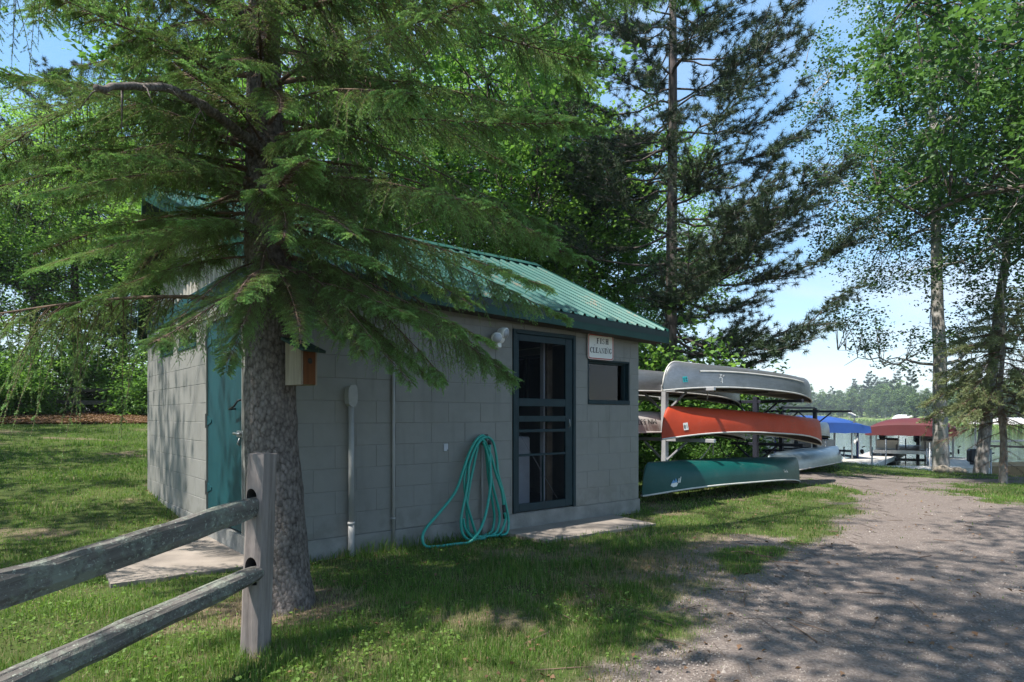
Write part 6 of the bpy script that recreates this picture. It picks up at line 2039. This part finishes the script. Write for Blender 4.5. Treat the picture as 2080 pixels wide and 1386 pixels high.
# ------------------------------------------------------------------ grass
def blades(X, Y, H, W, rng, tint, lean=.45, segs=2):
    n = len(X); Z = gz(X, Y) - .006
    a = rng.random(n) * 2 * PI; la = rng.random(n) * 2 * PI; ln = np.abs(rng.normal(0, lean, n)) * H
    dx, dy = np.cos(a) * W / 2, np.sin(a) * W / 2
    ox, oy = np.cos(la) * ln, np.sin(la) * ln
    b0 = np.stack([X - dx, Y - dy, Z], -1); b1 = np.stack([X + dx, Y + dy, Z], -1)
    tip = np.stack([X + ox, Y + oy, Z + np.sqrt(np.maximum(H ** 2 - ln ** 2, (.3 * H) ** 2))], -1)
    if segs == 1:
        V = np.stack([b0, b1, tip], 1).reshape(-1, 3); return V, np.arange(3 * n).reshape(-1, 3), np.repeat(tint, 3)
    m0 = b0 * .5 + np.stack([X - dx * .7 + ox * .3, Y - dy * .7 + oy * .3, tip[:, 2] * 1.15 - Z * .15], -1) * .5
    m1 = m0 + np.stack([dx * 1.6, dy * 1.6, 0 * dx], -1)
    V = np.stack([b0, b1, m1, m0, tip], 1).reshape(-1, 3)
    o = np.arange(n)[:, None] * 5
    F = np.concatenate([o + [0, 1, 2], o + [0, 2, 3], o + [3, 2, 4]], 0)
    return V, F, np.repeat(tint, 5)
def in_shed(X, Y):
    lx = (X - C0.x) * .767 + (Y - C0.y) * .641; ly = -(X - C0.x) * .641 + (Y - C0.y) * .767
    s_ = (lx > -.005) & (lx < LEN + .005) & (ly > -.005) & (ly < DEP)
    s_ |= (lx > -1.06) & (lx < 0) & (ly > .10) & (ly < 1.9)
    s_ |= (lx > 2.5) & (lx < 4.2) & (ly > -.72) & (ly < 0)
    return s_, lx, ly
def scatter_grass(name, n, dmin, dmax, power, hmean, wid, seed, mat, label, straw=False, segs=1):
    rng = np.random.default_rng(seed)
    d = (dmin ** (1 - power) + rng.random(n) * (dmax ** (1 - power) - dmin ** (1 - power))) ** (1 / (1 - power))
    an = rng.uniform(R(-47), R(47), n)
    X, Y = d * np.sin(an), d * np.cos(an)
    br = bareness(X, Y); ins, lx, ly = in_shed(X, Y)
    tuft = fbm(X * 2.6, Y * 2.6, 31, 3); tall = smooth(.55, .75, fbm(X * .8 + 5, Y * .8, 33, 3))
    trunkd = np.hypot(X - TRX, Y - TRY); postd = np.hypot(X + 1.37, Y - 3.44)
    keep = ~ins & (trunkd > .2) & (-.56 * X + .83 * Y < 21.6) & (gz(X, Y) > -.58)
    if straw: keep &= rng.random(n) < (.45 + .55 * smooth(.10, .4, br)) * smooth(.98, .75, br)
    else: keep &= rng.random(n) < (1 - br) ** 1.5 * np.clip(.18 + 1.5 * (tuft - .30) / .4, .12, 1) + .010
    wallk = ((ly > -.14) & (ly < 0) & (lx > 0) & (lx < LEN)) | ((lx > -.12) & (lx < 0) & (ly > 1.9) & (ly < DEP))
    H = hmean * rng.uniform(.5, 1.35, n) * (1 + .9 * tall) * (1 + .9 * np.exp(-(trunkd / .55) ** 2) + 1.0 * np.exp(-(postd / .35) ** 2)) * (1 + .7 * wallk) * (.6 + .6 * (1 - br))
    T = np.clip(.50 + (fbm(X * .9, Y * .9, 37, 3) - .5) * 1.3 + rng.normal(0, .16, n), 0, 1)
    X, Y, H, T, d = X[keep], Y[keep], H[keep], T[keep], d[keep]
    V, F, TT = blades(X, Y, H, wid * np.clip(d / 5, .8, 3.2), rng, T, .55, segs)
    return tag(link(name, np_mesh(name, V, F, mat, tint=TT)), label, kind='stuff')
scatter_grass('lawn_grass', 300000, 2.3, 13, 1.5, .036, .0052, 101, M_GRASS, 'short lawn grass around the shed', segs=2)
scatter_grass('lawn_grass', 170000, 11, 30, 1.3, .045, .0062, 102, M_GRASS, 'lawn grass farther off towards the wood and the lake')
scatter_grass('dry_grass', 190000, 2.3, 14, 1.5, .034, .0050, 103, M_STRAW, 'dry thatch among the grass', True)

# clover and small broad weeds
rng = np.random.default_rng(111)
n = 30000
d = (2.4 ** -.4 + rng.random(n) * (14 ** -.4 - 2.4 ** -.4)) ** (1 / -.4); an = rng.uniform(R(-46), R(46), n)
X, Y = d * np.sin(an), d * np.cos(an)
ins, lx, ly = in_shed(X, Y)
nearw = np.exp(-((ly + .5) / .55) ** 2) * (lx > -.3) * (lx < LEN + .6)
keep = ~ins & (rng.random(n) < np.clip(1.6 * smooth(.52, .70, fbm(X * 1.7, Y * 1.7, 41, 3)) + .8 * nearw, 0, 1) * (1 - bareness(X, Y)) * .8) & (-.56 * X + .83 * Y < 21)
X, Y = X[keep], Y[keep]
C = np.stack([X, Y, gz(X, Y) + rng.uniform(.01, .045, len(X))], -1)
V, F, T = leaf_quads(C, rng, .024, .45, np.clip(rng.normal(.75, .2, len(X)), 0, 1), .1)
tag(link('clover', np_mesh('clover', V, F, M_GRASS, tint=T)), 'clover and small broad weeds in the lawn', kind='stuff')

# fallen leaves and twigs
def litter(name, X, Y, size, mat, seed, label, tl=.5):
    rng = np.random.default_rng(seed)
    C = np.stack([X, Y, gz(X, Y) + rng.uniform(.008, .03, len(X))], -1)
    V, F, T = leaf_quads(C, rng, size, .35, np.clip(rng.normal(tl, .25, len(X)), 0, 1), 0, .25)
    return tag(link(name, np_mesh(name, V, F, mat, tint=T)), label, kind='stuff')
n = 26000
rng = np.random.default_rng(121)
rat = rng.uniform(-1.0, -.40, n); w_ = 21.1 + 6.5 * rng.random(n) ** 1.4
Y = w_ / (.83 - .56 * rat); X = rat * Y
litter('leaf_litter', X, Y, .12, M_DEADLEAF, 122, 'brown leaf litter along the edge of the wood', .45)
n = 900
d = 2.6 + 11 * rng.random(n) ** 1.4; an = rng.uniform(R(-30), R(42), n)
X, Y = d * np.sin(an), d * np.cos(an); ins, _, _ = in_shed(X, Y)
litter('fallen_leaves', X[~ins], Y[~ins], .035, M_DEADLEAF, 123, 'scattered dead leaves on the drive and grass', .55)
n = 26000
d = (2.4 ** -.5 + rng.random(n) * (14 ** -.5 - 2.4 ** -.5)) ** -2; an = rng.uniform(R(-12), R(46), n)
X, Y = d * np.sin(an), d * np.cos(an); br = bareness(X, Y)
keep = (br > .6) & (~in_shed(X, Y)[0]); X, Y, d = X[keep], Y[keep], d[keep]; n = len(X)
r_ = rng.uniform(.003, .0080, n) * np.where(rng.random(n) < .04, rng.uniform(1.5, 2.6, n), 1)
tet = np.array([(1, 0, -.3), (-.5, .87, -.3), (-.5, -.87, -.3), (.1, .05, .75), ])
a_ = rng.random(n) * 6.28; ca, sa_ = np.cos(a_), np.sin(a_)
V = np.stack([np.stack([X + r_ * (t_[0] * ca - t_[1] * sa_), Y + r_ * (t_[0] * sa_ + t_[1] * ca), gz(X, Y) + .010 + r_ * t_[2]], -1) for t_ in tet], 1).reshape(-1, 3)
o = np.arange(n)[:, None] * 4
M_PEB = leafmat('pebble_stone', (.14, .115, .10), (.36, .32, .29), 0.0, .9)
tag(link('pebbles', np_mesh('pebbles', V, np.concatenate([o + [0, 1, 3], o + [1, 2, 3], o + [2, 0, 3]]), M_PEB, tint=np.repeat(rng.random(n), 4))), 'loose pebbles on the gravel drive', kind='stuff')
q = B()
for i in range(70):
    d_ = rt.uniform(3.2, 11); a0 = rt.uniform(R(-2), R(36)); x, y = d_ * math.sin(a0), d_ * math.cos(a0)
    l2 = rt.uniform(.04, .16); an2 = rt.uniform(0, PI); 
    pts_ = [(x + math.cos(an2) * l2 * f + rt.uniform(-.006, .006), y + math.sin(an2) * l2 * f + rt.uniform(-.006, .006), gzf(x, y) + .016) for f in (-1, -.3, .4, 1)]
    q.tube(pts_, rt.uniform(.002, .0045), 4)
tag(q.build('twigs', M_SPTWIG), 'small dead twigs scattered on the drive', kind='stuff')

# ------------------------------------------------------------------ the air over the lake
hz_m = bpy.data.materials.new('haze'); hz_m.use_nodes = True
ht_ = hz_m.node_tree
for n_ in list(ht_.nodes):
    if n_.type != 'OUTPUT_MATERIAL': ht_.nodes.remove(n_)
pv = ht_.nodes.new('ShaderNodeVolumePrincipled')
pv.inputs['Color'].default_value = (.80, .88, .98, 1)
pv.inputs['Density'].default_value = .0005
pv.inputs['Anisotropy'].default_value = .2
ht_.links.new(pv.outputs[0], ht_.nodes['Material Output'].inputs['Volume'])
q = B(); q.mm(-460, 940, -140, 940, -60, 34)
tag(q.build('haze', hz_m), 'thin summer haze over the lake', kind='stuff')
